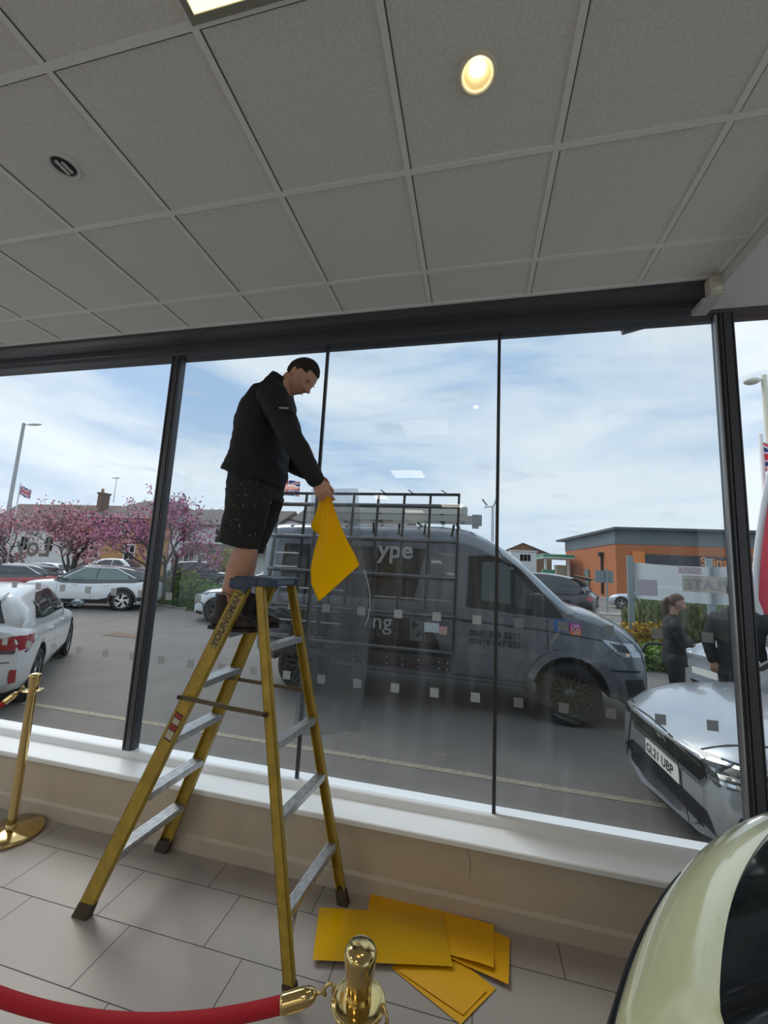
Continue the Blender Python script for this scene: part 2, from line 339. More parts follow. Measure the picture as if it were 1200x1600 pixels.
def window_wall():
    XL, XR = -5.25, 5.6
    # curb wall with a low splayed skirting, then white sill boards
    c = MB().prism([(2.425, .075), (2.425, .355), (2.76, .355), (2.76, 0), (2.44, 0), (2.44, .075)], XL, XR, 'yz')
    tag(c.build('wall_front', M_CURB), kind='structure')
    sk = MB().prism([(2.412, 0), (2.412, .085), (2.428, .105), (2.45, .105), (2.45, 0)], XL, XR, 'yz')
    tag(sk.build('baseboard_front', mat('cream skirting', (.52, .46, .38), .5)), kind='structure')
    s = MB().prism([(2.39, .350), (2.39, .372), (2.395, .377), (2.60, .377), (2.60, .350)], XL, XR, 'yz')
    tag(s.build('trim_2', M_SILL), kind='structure')
    f = MB().prism([(2.575, .377), (2.575, .383), (2.585, .418), (2.592, .423), (2.70, .423), (2.70, .377)], XL, XR, 'yz')
    tag(f.build('trim_3', mat('white window frame bottom', (.84, .86, .88), .35)), kind='structure')
    # crack down the plaster
    cr = MB(); pts = [(-.012, .347), (-.008, .31), (.006, .275), (.010, .25), (.004, .22), (.008, .195)]
    for a, b in zip(pts, pts[1:]): cr.bar((a[0], 2.4243, a[1]), (b[0], 2.4243, b[1]), .0006, .0022, up=(1, 0, .2))
    tag(cr.build('trim_7', mat('dark crack', (.05, .04, .035), .9)), kind='structure')
    # head of the window: stepped dark section
    h = MB().prism([(2.385, 3.49), (2.385, 3.455), (2.43, 3.445), (2.44, 3.46), (2.545, 3.46), (2.55, 3.425), (2.575, 3.42), (2.58, 3.398), (2.66, 3.396), (2.70, 3.40), (2.70, 3.9), (2.385, 3.9)], XL, 1.292, 'yz')
    h.prism([(2.56, 3.412), (2.58, 3.398), (2.66, 3.396), (2.70, 3.40), (2.70, 3.9), (2.56, 3.9)], 1.292, XR, 'yz')
    tag(h.build('trim_8', M_FRAME), kind='structure')
    def mullion(xc, w0, n):
        m = MB().box((xc, 2.622, 1.91), (w0, .056, 2.99))
        m.box((xc-w0*.30, 2.589, 1.91), (w0*.10, .012, 2.99)).box((xc+w0*.08, 2.590, 1.91), (w0*.44, .010, 2.99)).box((xc+w0*.42, 2.591, 1.91), (w0*.08, .008, 2.99))
        g = MB()
        tag(m.build('trim_9', M_FRAME), kind='structure')
    mullion(-2.380, .090, 0); mullion(1.430, .090, 1); mullion(-5.19, .12, 2); mullion(5.2, .12, 3)
    # pale edge strip on the right mullion
    tag(MB().box((1.380, 2.60, 1.91), (.010, .02, 2.97)).build('trim_4', mat('aluminium bead', (.45, .45, .46), .35, .6)), kind='structure')
    cl = glass_mat('clear window glass', (.97, .985, .985), .55)
    fi = glass_mat('tinted wet window glass', (.80, .855, .885), 1.15, 0.0, .032, True)
    for i, (a, b, m) in enumerate(((-5.15, -2.42, cl), (-2.34, -1.098, fi), (-1.086, .128, fi), (.140, 1.376, fi), (1.47, 5.15, cl))):
        q = MB().add([(a, 2.62, .42), (b, 2.62, .42), (b, 2.62, 3.40), (a, 2.62, 3.40)], [(0, 1, 2, 3)])
        tag(q.build('window_%d' % (i+3), m), kind='structure')
    jm = mat('dark glazing joint', (.035, .037, .04), .5)
    for x in (-1.092, .134):
        tag(MB().box((x, 2.622, 1.91), (.020, .022, 2.98)).build('trim_10', jm), kind='structure')
    q = MB().add([(XL-.06, -5, .42), (XL-.06, 2.6, .42), (XL-.06, 2.6, 3.42), (XL-.06, -5, 3.42)], [(0, 1, 2, 3)])
    tag(q.build('window_8', cl), kind='structure')  # unseen left pane, added to admit daylight
    # small grey squares stuck on the panes
    sm = glass_mat('frosted grey sticker', (.35, .36, .36), 0, 0, 0)
    sm = bpy.data.materials.new('frosted grey vinyl'); sm.use_nodes = True; nt = sm.node_tree; nt.nodes.clear(); N = nt.nodes.new
    a = N('ShaderNodeBsdfTransparent'); a.inputs[0].default_value = (.9, .9, .9, 1); b = N('ShaderNodeBsdfTranslucent'); b.inputs[0].default_value = (.52, .525, .51, 1); d = N('ShaderNodeBsdfDiffuse'); d.inputs[0].default_value = (.5, .5, .5, 1)
    m1 = N('ShaderNodeMixShader'); m1.inputs[0].default_value = .3; m2 = N('ShaderNodeMixShader'); m2.inputs[0].default_value = .72; o_ = N('ShaderNodeOutputMaterial')
    nt.links.new(b.outputs[0], m1.inputs[1]); nt.links.new(d.outputs[0], m1.inputs[2]); nt.links.new(a.outputs[0], m2.inputs[1]); nt.links.new(m1.outputs[0], m2.inputs[2]); nt.links.new(m2.outputs[0], o_.inputs[0])
    count = {}
    ORD = ['first', 'second', 'third', 'fourth', 'fifth', 'sixth', 'seventh', 'eighth', 'ninth', 'tenth']
    proto = None
    def sq(x, z, lab, grp):
        nonlocal proto
        if proto is None:
            proto = MB().box((0, 0, 0), (.054, .0012, .054)).build('glass_sticker', sm); o = proto
        else:
            o = proto.copy(); COL.objects.link(o)
        o.location = (x, 2.6175, z); tag(o, lab, 'sticker', grp)
    def nth(k): count[k] = count.get(k, 0)+1; return ORD[count[k]-1]
    for k in range(-14, 7):
        x = -.228+.2475*k
        pane = 'left' if x < -2.42 else 'middle' if x < 1.37 else 'right'
        if abs(x+1.092) > .04 and abs(x-.134) > .02 and abs(x+2.365) > .09 and x < 1.37:
            for z, rw in ((1.502, 'upper'), (1.045, 'lower')):
                if pane == 'left':
                    sq(x, z, '%s small grey square from left, %s row, far left pane' % (nth('L'+rw), rw), 'grey squares on the window')
                else:
                    third = 'pane behind the ladder' if x < -1.092 else 'pane before the van rack' if x < .134 else 'pane before the van cab'
                    sq(x, z, '%s small grey square from left, %s row, %s' % (nth(third+rw), rw, third), 'grey squares on the window')
    # mirrored letters stuck on the left pane (read from outside)
    lm = mat('grey lettering vinyl', (.22, .225, .225), .6)
    Mx = basis((-3.37, 2.612, 1.745), (-1, 0, 0), (0, 0, 1))
    o = text_mesh('Loy', .235, .0006, Mx, lm, 'window_lettering', bold=.004, spacing=1.08)
    tag(o, 'large mirrored grey letters stuck on the left window pane above the cars', 'lettering')

def ceiling_fixtures():
    # troffer
    t = empty('ceiling_light_panel', (-.612, .587, 3.484), 0, 'square recessed ceiling light with bright cream diffuser at the top edge', 'ceiling light')
    MB().box((0, -.287, 0), (.596, .022, .014)).box((0, .287, 0), (.596, .022, .014)).box((-.287, 0, 0), (.022, .552, .014)).box((.287, 0, 0), (.022, .552, .014)).build('frame', mat('light frame', (.25, .24, .2), .5), t)
    em = mat('lit cream diffuser', (.9, .85, .6), .5, emit=(1, .80, .40), estr=1.6)
    MB().box((0, 0, .001), (.552, .552, .006)).build('diffuser', em, t)
    k = 0
    em2 = mat('added fill diffuser', (.9, .88, .8), .5, emit=(1, .90, .74), estr=INDOOR_FILL)  # unseen panels added as fill to brighten floor and ceiling
    for i, j in ((-4, 1), (0, 3), (-5, 5), (-2, 7), (1, 9), (-5, 10), (-1, 11)):
        p = MB().box((-1.212+.6*i, .587-.6*j-.6, 3.481), (.552, .552, .006)).build('ceiling_light_panel', em2)
        tag(p, 'unseen square fill light panel added behind the camera', 'ceiling light', 'fill light panels added behind the camera')
    def down(x, y, lit, label):
        d = empty('downlight', (x, y, 3.486), 0, label, 'downlight')
        MB().lathe([(.066, .004), (.066, -.003), (.062, -.007), (.050, -.006), (.046, .004), (.046, .012)], 40).build('trim_ring', mat('cream ring', (.7, .65, .5), .4) if lit else mat('white ring', (.62, .61, .6), .45), d)
        if lit:
            MB().lathe([(.046, .004), (.047, .002), (.040, .0), (.0001, .0)], 32).build('reflector', mat('warm reflector', (.9, .75, .4), .35, .2, emit=(1, .70, .30), estr=.42), d)
            MB().lathe([(.020, -.004), (.018, -.012), (.0001, -.014)], 20, (0, -.018, 0)).lathe([(.020, 0), (.020, -.004)], 20, (0, -.018, 0)).build('bulb', mat('glowing bulb', (1, .9, .7), .5, emit=(1, .86, .55), estr=30), d)
            ld = bpy.data.lights.new('downlight_lamp', 'SPOT'); ld.energy = 14; ld.color = (1, .72, .38); ld.spot_size = R(110); ld.spot_blend = .8; ld.shadow_soft_size = .04
            lo = bpy.data.objects.new('downlight_lamp', ld); COL.objects.link(lo); lo.location = (x, y, 3.455)
        else:
            MB().lathe([(.046, .004), (.044, .0005), (.034, .0012), (.0001, .0015)], 32).build('reflector', mat('dim reflector', (.05, .055, .05), .2, .9), d)
            MB().box((-.008, 0, -.004), (.013, .062, .008)).box((.014, .004, -.004), (.010, .05, .008)).build('bulb', mat('unlit tube', (.55, .56, .53), .3), d)
    down(-.022, 1.186, True, 'glowing round downlight in the ceiling tile above the middle pane')
    down(-1.808, 1.193, False, 'unlit round white downlight in the ceiling at the left')
    # detector box on the corner of the soffit
    s = empty('motion_detector', (1.262, 2.36, 3.36), 0, 'cream box detector fixed at the corner where the ceiling meets the soffit', 'detector')
    cm = mat('cream plastic', (.55, .52, .44), .5)
    MB().prism([(-.035, .0), (-.035, .105), (.035, .115), (.035, .0)], -.03, .03, 'xz').build('housing', cm, s, bevel=.006)
    MB().sphere((0, -.031, .028), (.024, .008, .012)).build('lens', mat('pale lens', (.7, .68, .6), .3), s)
    MB().box((-.02, .07, -.012), (.075, .12, .03)).build('bracket', mat('grey bracket', (.42, .42, .44), .5), s)
    # small camera outside above the head
    c = empty('security_camera', (1.05, 2.86, 3.47), 0, 'small grey security camera outside under the window head', 'camera')
    MB().bar((-.09, 0, .03), (.07, 0, .07), .05, .06).build('housing', mat('grey camera body', (.2, .2, .21), .5), c, bevel=.008)
    MB().tube([(0, 0, .05), (0, 0, .20), (0, -.14, .20)], .012, 8).build('bracket', M_FRAME, c)
INDOOR_FILL = 7.5
ceiling_floor(); window_wall(); ceiling_fixtures()
# ---------------------------------------------------------------- step ladder
def lerp(a, b, t): return tuple(a[i]+(b[i]-a[i])*t for i in range(3))
def build_ladder():
    Y = mat('yellow fibreglass', (.47, .32, .035), .48, noise=(14, .25), bump=.1, bscale=120)
    YI = Y
    foot = mat('dirty rubber foot', (.07, .05, .035), .85)
    AL = mat('ribbed aluminium tread', (.60, .61, .63), .36, .75, noise=(40, .3))
    t = empty('step_ladder', (-1.25, 2.1, 0), 0, 'tall yellow twin-sided stepladder with aluminium treads and blue top standing below the window', 'ladder')
    def W(p): return (p[0]+1.25, p[1]-2.1, p[2])
    rails = {'FL': ((-1.878, 1.892, 0), (-1.185, 1.950, 1.665), .074), 'RL': ((-1.845, 2.385, 0), (-1.190, 2.238, 1.665), .074),
             'FR': ((-.700, 1.795, 0), (-1.095, 1.950, 1.665), .046), 'RR': ((-.652, 2.330, 0), (-1.058, 2.238, 1.665), .046)}
    def channel(a, b, w, side, name):
        """C-section rail: web on the outer side and two flanges pointing inwards"""
        a = Vector(a); b = Vector(b); d = (b-a).normalized(); s = Vector((0, side, 0)); s = (s-d*s.dot(d)).normalized(); x = d.cross(s).normalized()
        dep, th = .030, .0045
        M = Matrix((d, x, s)).transposed(); L = (b-a).length; mid = (a+b)/2; m = MB()
        m.box(W(mid+s*(dep/2-th/2)), (L, w, th), M)
        for q in (-1, 1): m.box(W(mid+x*q*(w/2-th/2)), (L, th, dep), M)
        for z in (.33, .615, .905, 1.19) if w > .06 else (.33, .665, .95, 1.39):
            c = a+d*(z/d.z)
            for q in (-.25, .25): m.lathe([(.0075, -.0015), (.0075, .002), (.004, .0035), (.0001, .0035)], 10, W(c+s*(dep/2)*1+x*q*w), 'y')
        return m.build(name, Y, t)
    for k, (a, b, w) in rails.items():
        a2 = lerp(a, b, .028); side = -1 if k[0] == 'F' else 1
        o = channel(a2, b, w, side, 'rail')
        d = (Vector(b)-Vector(a)).normalized()
        f = MB(); lo = Vector(a); c = lo+Vector((0, 0, .024))
        f.add([W(c+Vector((sx*(w/2+.008), sy*.022, -.024))) for sx, sy in ((-1, -1), (1, -1), (1, 1), (-1, 1))]+[W(lo+d*.075+Vector((sx*(w/2+.005), sy*.019, 0))) for sx, sy in ((-1, -1), (1, -1), (1, 1), (-1, 1))],
              [(0, 1, 2, 3), (7, 6, 5, 4), (0, 4, 5, 1), (1, 5, 6, 2), (2, 6, 7, 3), (3, 7, 4, 0)])
        tag(f.build('foot', foot, o, bevel=.004), 'dirty dark rubber foot')
    def rail_at(k, z):
        a, b, w = rails[k]; return Vector(lerp(a, b, z/b[2]))
    def tread(ka, kb, z, dep):
        a = rail_at(ka, z); b = rail_at(kb, z); a.y += .012; b.y -= .012; d = (b-a); L = d.length; d.normalize(); x = Vector((d.y, -d.x, 0)).normalized()
        # ribbed tread section swept between the rails
        prof = [(-dep/2, -.028), (-dep/2+.003, -.028), (-dep/2+.003, -.004)]
        prof = [(-dep/2, -.030), (-dep/2, 0)]
        n = 6
        for i in range(n):
            x0 = -dep/2+dep*i/n; x1 = -dep/2+dep*(i+1)/n; q = (x1-x0)
            prof += [(x0+q*.12, .003), (x0+q*.60, .003), (x0+q*.72, -.0015), (x0+q*.98, -.0015)]
        prof += [(dep/2, 0), (dep/2, -.030), (dep/2-.003, -.030), (dep/2-.003, -.006), (-dep/2+.003, -.006), (-dep/2+.003, -.030)]
        vs = [W(a+x*p+Vector((0, 0, h))) for p, h in prof]+[W(b+x*p+Vector((0, 0, h))) for p, h in prof]; k = len(prof)
        m = MB().add(vs, [(i, (i+1) % k, k+(i+1) % k, k+i) for i in range(k)]+[tuple(range(k)), tuple(range(2*k-1, k-1, -1))])
        return m.build('tread', AL, t)
    for z in (.305, .588, .872, 1.157, 1.418): tread('FL', 'RL', z, .078)
    for z in (.30, .645, .935, 1.375): tread('FR', 'RR', z, .050)
    # diagonal knee brace under the bottom right tread
    a = rail_at('FR', .16); b = rail_at('FR', .29)
    for k_, q_ in (('FR', 1), ('RR', -1), ('FL', 1), ('RL', -1)): MB().bar(W(rail_at(k_, .17)+Vector((0, .02*q_, 0))), W((rail_at(k_, .285)+Vector((0, .15*q_, 0)))), .014, .003).build('knee_brace', M_ALU, t)
    # spreader bars, folding in the middle
    sp = mat('dull bronze steel strip', (.13, .10, .06), .5, .5)
    for (a, b) in (((-1.462, 1.895, 1.085), (-.962, 1.872, 1.068)), ((-1.435, 2.288, 1.085), (-.925, 2.292, 1.068))):
        m = lerp(a, b, .52)
        s = MB().bar(W(a), W(m), .004, .021).bar(W((m[0]-.03, m[1]-.005, m[2]-.001)), W(b), .004, .021)
        for p in (a, m, b): s.lathe([(.011, -.008), (.011, .004), (.0001, .004)], 12, W(p), 'y')
        s.build('spreader_bar', sp, t)
    # moulded blue top
    B = mat('navy blue moulded plastic', (.012, .030, .085), .5, noise=(30, .4, (.05, .07, .10)))
    c = MB().prism([(-1.25, 1.664), (-1.243, 1.705), (-1.237, 1.710), (-1.030, 1.710), (-1.024, 1.703), (-1.024, 1.664)], 1.928, 2.268, 'xz')
    for y0, y1 in ((1.922, 1.932), (2.262, 2.272)):
        c.prism([(-1.262, 1.700), (-1.106, 1.700), (-1.106, 1.668), (-1.150, 1.650), (-1.172, 1.616), (-1.196, 1.640), (-1.262, 1.650)], y0, y1, 'xz')
    c.v = [W(v) for v in c.v]
    cap = c.build('top_cap', B, t, bevel=.005)
    g = MB()
    for y in (1.985, 2.01, 2.19, 2.215): g.box(W((-1.137, y, 1.7105)), (.17, .006, .003))
    g.box(W((-1.025, 2.10, 1.686)), (.004, .20, .022))
    g.build('tray_rib', mat('worn grey blue', (.12, .16, .22), .6), cap)
    # warning labels and maker's lettering on the front left rail
    a, b, w = rails['FL']; a = Vector(a); b = Vector(b); d = (b-a).normalized(); s = Vector((0, -1, 0)); s = (s-d*s.dot(d)).normalized(); x = s.cross(d).normalized()
    if x.x < 0: x = -x
    off = s*.0155
    def patch(z0, z1, x0, x1, m, h=.0006, name='warning_label', par=t):
        p0 = a+d*(z0/d.z); p1 = a+d*(z1/d.z); M = Matrix((d, x, s)).transposed()
        return MB().box(W((p0+p1)/2+x*((x0+x1)/2)+off+s*h/2), ((p1-p0).length, x1-x0, h), M).build(name, m, par)
    lb = patch(.865, 1.0, -.024, .024, mat('label black', (.03, .02, .02), .6))
    patch(.872, .912, -.020, .020, mat('label white', (.5, .45, .35), .6), .0012, 'label_panel', lb)
    patch(.916, .940, -.020, .020, mat('label red', (.30, .04, .03), .6), .0012, 'label_panel', lb)
    patch(.944, .972, -.020, .020, MATS['label white'], .0012, 'label_panel', lb); patch(.976, .995, -.020, .020, MATS['label red'], .0012, 'label_panel', lb)
    gp = patch(1.335, 1.60, -.022, .026, mat('scuffed grey label', (.30, .235, .08), .6), name='lettering_strip')
    p = a+d*(1.345/d.z)+off+s*.0016+x*.018
    text_mesh('YOUNGMAN', .052, .0004, basis(W(p), d, -x), mat('faded black print', (.07, .055, .03), .6), 'lettering', gp, spacing=1.0, bold=.0008)
    return t
build_ladder()

# ---------------------------------------------------------------- figures
def ringlimb(mb, path, radii, side=(0, 1, 0), n=20, cap=True):
    P = [Vector(p) for p in path]; k = len(P); S = Vector(side); vs = []
    for i, p in enumerate(P):
        t = (P[min(i+1, k-1)]-P[max(i-1, 0)]).normalized(); s = (S-t*S.dot(t)).normalized(); f = s.cross(t); a, b = radii[i] if isinstance(radii[i], tuple) else (radii[i], radii[i])
        for j in range(n):
            g = 2*PI*j/n; vs.append(p+f*a*math.cos(g)+s*b*math.sin(g))
    fs = [(i*n+j, i*n+(j+1) % n, (i+1)*n+(j+1) % n, (i+1)*n+j) for i in range(k-1) for j in range(n)]
    fs += [tuple(range(n-1, -1, -1)), tuple(range((k-1)*n, k*n))]
    mb.add(vs, fs, 0, True)
    if cap:
        for i in (0, -1):
            r = radii[i] if not isinstance(radii[i], tuple) else min(radii[i]); mb.sphere(P[i], r*.97, 14, 9)
def remesh(mb, name, m, parent, vox, smooth=4, disp=None):
    o = mb.build(name, m, parent, fix=False)
    md = o.modifiers.new('r', 'REMESH'); md.mode = 'VOXEL'; md.voxel_size = vox; md.use_smooth_shade = True
    if smooth: s = o.modifiers.new('s', 'SMOOTH'); s.iterations = smooth; s.factor = .5
    bake(o)
    if disp:
        amp, sc, seed = disp
        from mathutils import noise
        me = o.data; co = [v.co.copy() for v in me.vertices]; no = [v.normal.copy() for v in me.vertices]
        for v, c, nn in zip(me.vertices, co, no):
            q = Vector((c.x*sc[0], c.y*sc[1], c.z*sc[2]))+Vector((seed, 0, 0)); v.co = c+nn*(amp*(noise.noise(q)+.5*noise.noise(q*2.3)))
    for p in o.data.polygons: p.use_smooth = True
    return o
def head(mb, c, M, s=1.0, ears=True):
    """c: centre of the skull; M: 3x3, columns face-forward, left, up"""
    nu, nv = 56, 44; vs = []
    def shape(d):
        x, y, z = d
        X = x*.097; Yy = y*.076; Z = z*.118
        if z < 0:
            k = min(1, -z); Yy *= 1-.30*k**1.5
            if x < 0: X *= 1-.50*min(1, max(0, -z-.15)*1.5)
            else: X *= 1-.10*k
            X += .012*k
        else:
            if x < 0: X *= 1.08
        if x > 0:
            g = lambda y0, z0, sy, sz: math.exp(-((Yy-y0)/sy)**2-((Z-z0)/sz)**2)
            X += .034*g(0, -.030, .013, .013)+.020*g(0, -.010, .010, .022)+.004*g(0, .020, .04, .008)
            X -= .010*(g(.030, .002, .016, .011)+g(-.030, .002, .016, .011))
            X += .005*(g(.029, .001, .010, .006)+g(-.029, .001, .010, .006))
            X += .008*g(0, -.061, .018, .005)+.008*g(0, -.073, .016, .006)-.005*g(0, -.067, .02, .003)-.004*g(0, -.084, .02, .006)
            X += .010*g(0, -.104, .018, .012)
        if x > -.3:
            Yy += (.004 if y > 0 else -.004)*math.exp(-((Z+.025)/.02)**2)*max(0, x)*1.5
        return Vector((X, Yy, Z))
    top = []
    for i in range(nv+1):
        p = -PI/2+PI*i/nv
        for j in range(nu):
            a = 2*PI*j/nu; d = (math.cos(p)*math.cos(a), math.cos(p)*math.sin(a), math.sin(p)); vs.append(Vector(c)+(M @ shape(d))*s)
    fs = [(i*nu+j, i*nu+(j+1) % nu, (i+1)*nu+(j+1) % nu, (i+1)*nu+j) for i in range(nv) for j in range(nu)]
    fs += [tuple(range(nu-1, -1, -1)), tuple(range(nv*nu, nv*nu+nu))]
    mb.add(vs, fs, 0, True)
    if ears:
        for q in (-1, 1):
            e = MB().sphere((0, 0, 0), (.017, .007, .030), 14, 10); E_ = Matrix.Rotation(R(-12), 3, 'Y')
            mb.add([Vector(c)+(M @ (E_ @ Vector(v)+Vector((-.006, q*.076, -.008))))*s for v in e.v], e.f, 0, True)
    return shape
def hair_cap(c, M, s, m, parent, f=lambda d: True, thick=.006, name='hair', vox=.005):
    """close-cropped hair: shell over the part of the skull where f(direction) holds"""
    nu, nv = 48, 30; mb = MB(); vs = []
    pts = {}
    def P(i, j, r):
        p = -PI/2+PI*i/nv; a = 2*PI*j/nu; d = Vector((math.cos(p)*math.cos(a), math.cos(p)*math.sin(a), math.sin(p)))
        X = Vector((d.x*.097, d.y*.076, d.z*.118))
        if d.z >= 0 and d.x < 0: X.x *= 1.08
        if d.z < 0: X.y *= 1-.30*(-d.z)**1.5
        if d.z < 0 and d.x < 0: X.x *= 1-.50*min(1, max(0, -d.z-.15)*1.5)
        return d, Vector(c)+(M @ (X*(1+r)))*s
    for i in range(nv):
        for j in range(nu):
            d, _ = P(i+.5, j+.5, 0)
            if f(d):
                q = [P(i, j, .07)[1], P(i, j+1, .07)[1], P(i+1, j+1, .07)[1], P(i+1, j, .07)[1]]; w = [P(i, j, -.06)[1], P(i, j+1, -.06)[1], P(i+1, j+1, -.06)[1], P(i+1, j, -.06)[1]]
                mb.add(q+w, [(0, 1, 2, 3), (7, 6, 5, 4), (0, 4, 5, 1), (1, 5, 6, 2), (2, 6, 7, 3), (3, 7, 4, 0)], 0, True)
    return remesh(mb, name, m, parent, vox, 3, (.0015, (120, 120, 120), 3))
def hand(mb, wrist, knuckle, palm_n, fingers, thumb, s=1.0):
    """wrist and middle knuckle points; palm_n: normal of the palm (away from its back); fingers: list of 4 chains of 3 offsets; thumb chain"""
    w = Vector(wrist); k = Vector(knuckle); d = (k-w).normalized(); n = Vector(palm_n); n = (n-d*n.dot(d)).normalized(); x = d.cross(n)   # x across the palm
    L = (k-w).length
    ringlimb(mb, [w-d*.02, w, w+d*L*.45, w+d*L*.9, k+d*.004], [(.019*s, .026*s), (.018*s, .027*s), (.016*s, .038*s), (.013*s, .041*s), (.010*s, .038*s)], x)
    lens = (.88, 1.0, .95, .75)
    for i, (off, L2) in enumerate(zip((.030, .010, -.010, -.029), lens)):
        p = k+x*off*s; pts = [p-d*.012]; cur = p; ang = 0
        for seg, a in zip((.040, .026, .020), fingers[i]):
            ang += R(a); dr = d*math.cos(ang)+n*math.sin(ang); cur = cur+dr*seg*L2*s; pts.append(cur.copy())
        ringlimb(mb, pts, [.0095*s, .0088*s, .0080*s, .0066*s], x, 10)
    p = w+d*L*.30+x*.024*s; pts = [p]
    for v in thumb: p = p+(d*v[0]+x*v[1]+n*v[2])*s; pts.append(p)
    ringlimb(mb, pts, [.013*s]+[.0105*s]*(len(pts)-2)+[.008*s], n, 10)

def build_worker():
    t = empty('person', (-1.25, 2.1, 1.42), 0, 'man in black jacket and paint-spattered shorts standing on the stepladder holding a yellow sheet', 'person')
    O = Vector((-1.25, 2.1, 1.42))
    def W(p): return Vector(p)-O
    # head tilted down towards the sheet; faces right of the photograph and a little to the camera
    ang = R(47); yaw = R(-8)
    f = Vector((math.cos(ang)*math.cos(yaw), math.cos(ang)*math.sin(yaw), -math.sin(ang))); l = Vector((0, 1, 0)); l = (l-f*l.dot(f)).normalized(); u = f.cross(l)
    M = Matrix((f, l, u)).transposed(); hc = W((-1.040, 2.11, 2.905))
    b = MB(); head(b, hc, M, 1.0)
    ringlimb(b, [W((-1.175, 2.11, 2.78)), W((-1.135, 2.11, 2.84)), W((-1.085, 2.11, 2.895))], [(.068, .068), (.060, .060), (.060, .056)])
    # torso under the jacket and both arms
    ringlimb(b, [W((-1.27, 2.12, 2.20)), W((-1.27, 2.12, 2.45)), W((-1.235, 2.12, 2.68)), W((-1.19, 2.12, 2.79))], [(.12, .15), (.12, .14), (.12, .16), (.07, .11)])
    rsh, rel, rwr, rkn = (-1.13, 1.945, 2.735), (-.965, 1.90, 2.455), (-.822, 1.945, 2.232), (-.783, 1.955, 2.165)
    lsh, lel, lwr, lkn = (-1.22, 2.27, 2.72), (-1.30, 2.37, 2.49), (-.985, 2.35, 2.335), (-.93, 2.345, 2.295)
    ringlimb(b, [W(rsh), W(lerp(rsh, rel, .5)), W(rel), W(lerp(rel, rwr, .4)), W(rwr)], [.052, .048, .042, .036, .026])
    ringlimb(b, [W(lsh), W(lel), W(lwr)], [.052, .042, .026])
    hand(b, W(rwr), W(rkn), (.1, .9, -.35), [(20, 35, 25), (25, 35, 25), (30, 40, 30), (35, 45, 30)], [(.028, .018, .014), (.026, .004, .016), (.022, -.004, .010)], 1.0)
    hand(b, W(lwr), W(lkn), (.1, -.8, -.5), [(25, 45, 30)]*4, [(.028, .018, .014), (.026, .004, .016), (.022, -.004, .010)], 1.0)
    # legs
    rl = [(-1.262, 2.03, 2.20), (-1.245, 2.02, 2.05), (-1.228, 2.005, 1.88), (-1.232, 2.0, 1.84), (-1.262, 2.0, 1.755), (-1.285, 2.0, 1.66), (-1.315, 2.0, 1.55), (-1.325, 2.0, 1.48)]
    rr_ = [(.095, .09), (.088, .085), (.066, .062), (.064, .060), (.070, .058), (.056, .050), (.040, .036), (.038, .036)]
    ringlimb(b, [W(p) for p in rl], rr_)
    ll = [(p[0]+d_, p[1]+.19, p[2]) for p, d_ in zip(rl, (0, -.04, -.095, -.10, -.085, -.065, -.01, .02))]
    ringlimb(b, [W(p) for p in ll], rr_)
    body = remesh(b, 'body', M_SKIN, t, .0042, 2)
    hair_cap(hc, M, 1.0, M_HAIR, body, lambda d: (d.z > .30-.28*max(0, -d.x) and d.x < .80-.0*d.z and not (d.x > .55 and d.z < .55)) or (d.x < -.30 and d.z > -.32) or (abs(d.y) > .6 and d.z > .12 and d.x < .1))
    # brows and lids
    def facebox(y, z, dx, dy, dz, nm, m, x=.090, tilt=0):
        q = MB().sphere((0, 0, 0), (dx, dy, dz), 10, 8); o_ = MB().add([hc+M @ (Vector(v)+Vector((x, y, z))) for v in q.v], q.f, 0, True); o_.build(nm, m, body)
    for y in (-.030, .030):
        facebox(y, .017, .006, .016, .0035, 'eyebrow', M_HAIR, .0865)
        facebox(y, .001, .004, .011, .0022, 'eyelashes', M_HAIR, .0850)
    facebox(0, -.067, .004, .020, .0025, 'mouth', mat('lips', (.34, .14, .11), .5), .096)
    # jacket
    J = mat('black softshell jacket', (.006, .0065, .010), .8, noise=(8, .25))
    j = MB()
    path = [(-1.163, 2.11, 2.885), (-1.178, 2.115, 2.84), (-1.205, 2.12, 2.79), (-1.236, 2.12, 2.70), (-1.262, 2.12, 2.60), (-1.272, 2.12, 2.50), (-1.272, 2.12, 2.42), (-1.285, 2.12, 2.33), (-1.300, 2.12, 2.275)]
    rad = [(.072, .072), (.088, .10), (.125, .165), (.162, .192), (.170, .190), (.162, .182), (.170, .186), (.186, .196), (.190, .200)]
    ringlimb(j, [W(p) for p in path], rad, n=32, cap=False)
    for S_, E2, W2, sg in ((rsh, rel, rwr, -1), (lsh, lel, lwr, 1)):
        w3 = lerp(E2, W2, .96)
        ringlimb(j, [W(lerp(S_, (-1.21, 2.12, 2.74), .45)), W(S_), W(lerp(S_, E2, .5)), W(E2), W(lerp(E2, W2, .45)), W(lerp(E2, W2, .8)), W(w3)], [.085, .086, .076, .066, .058, .048, .050], n=24)
    # stand-up collar and hood roll behind the neck
    ringlimb(j, [W((-1.20, 2.11, 2.83)), W((-1.158, 2.11, 2.905))], [(.085, .088), (.070, .074)], cap=False)
    jk = remesh(j, 'jacket', J, t, .0055, 3, (.0065, (9, 9, 14), 5))
    # grey reflective bar on the upper sleeve, cuff bands
    st = MB(); c0 = Vector(lerp(rsh, rel, .42)); 
    st.bar(W((-1.045, 1.853, 2.604)), W((-.968, 1.848, 2.597)), .004, .007)
    tag(st.build('sleeve_stripe', mat('grey reflective tape', (.38, .38, .40), .4), jk), 'pale grey stripe on the sleeve')
    # shorts
    S = mat('black work shorts', (.012, .012, .012), .85, noise=(7, .3))
    s = MB()
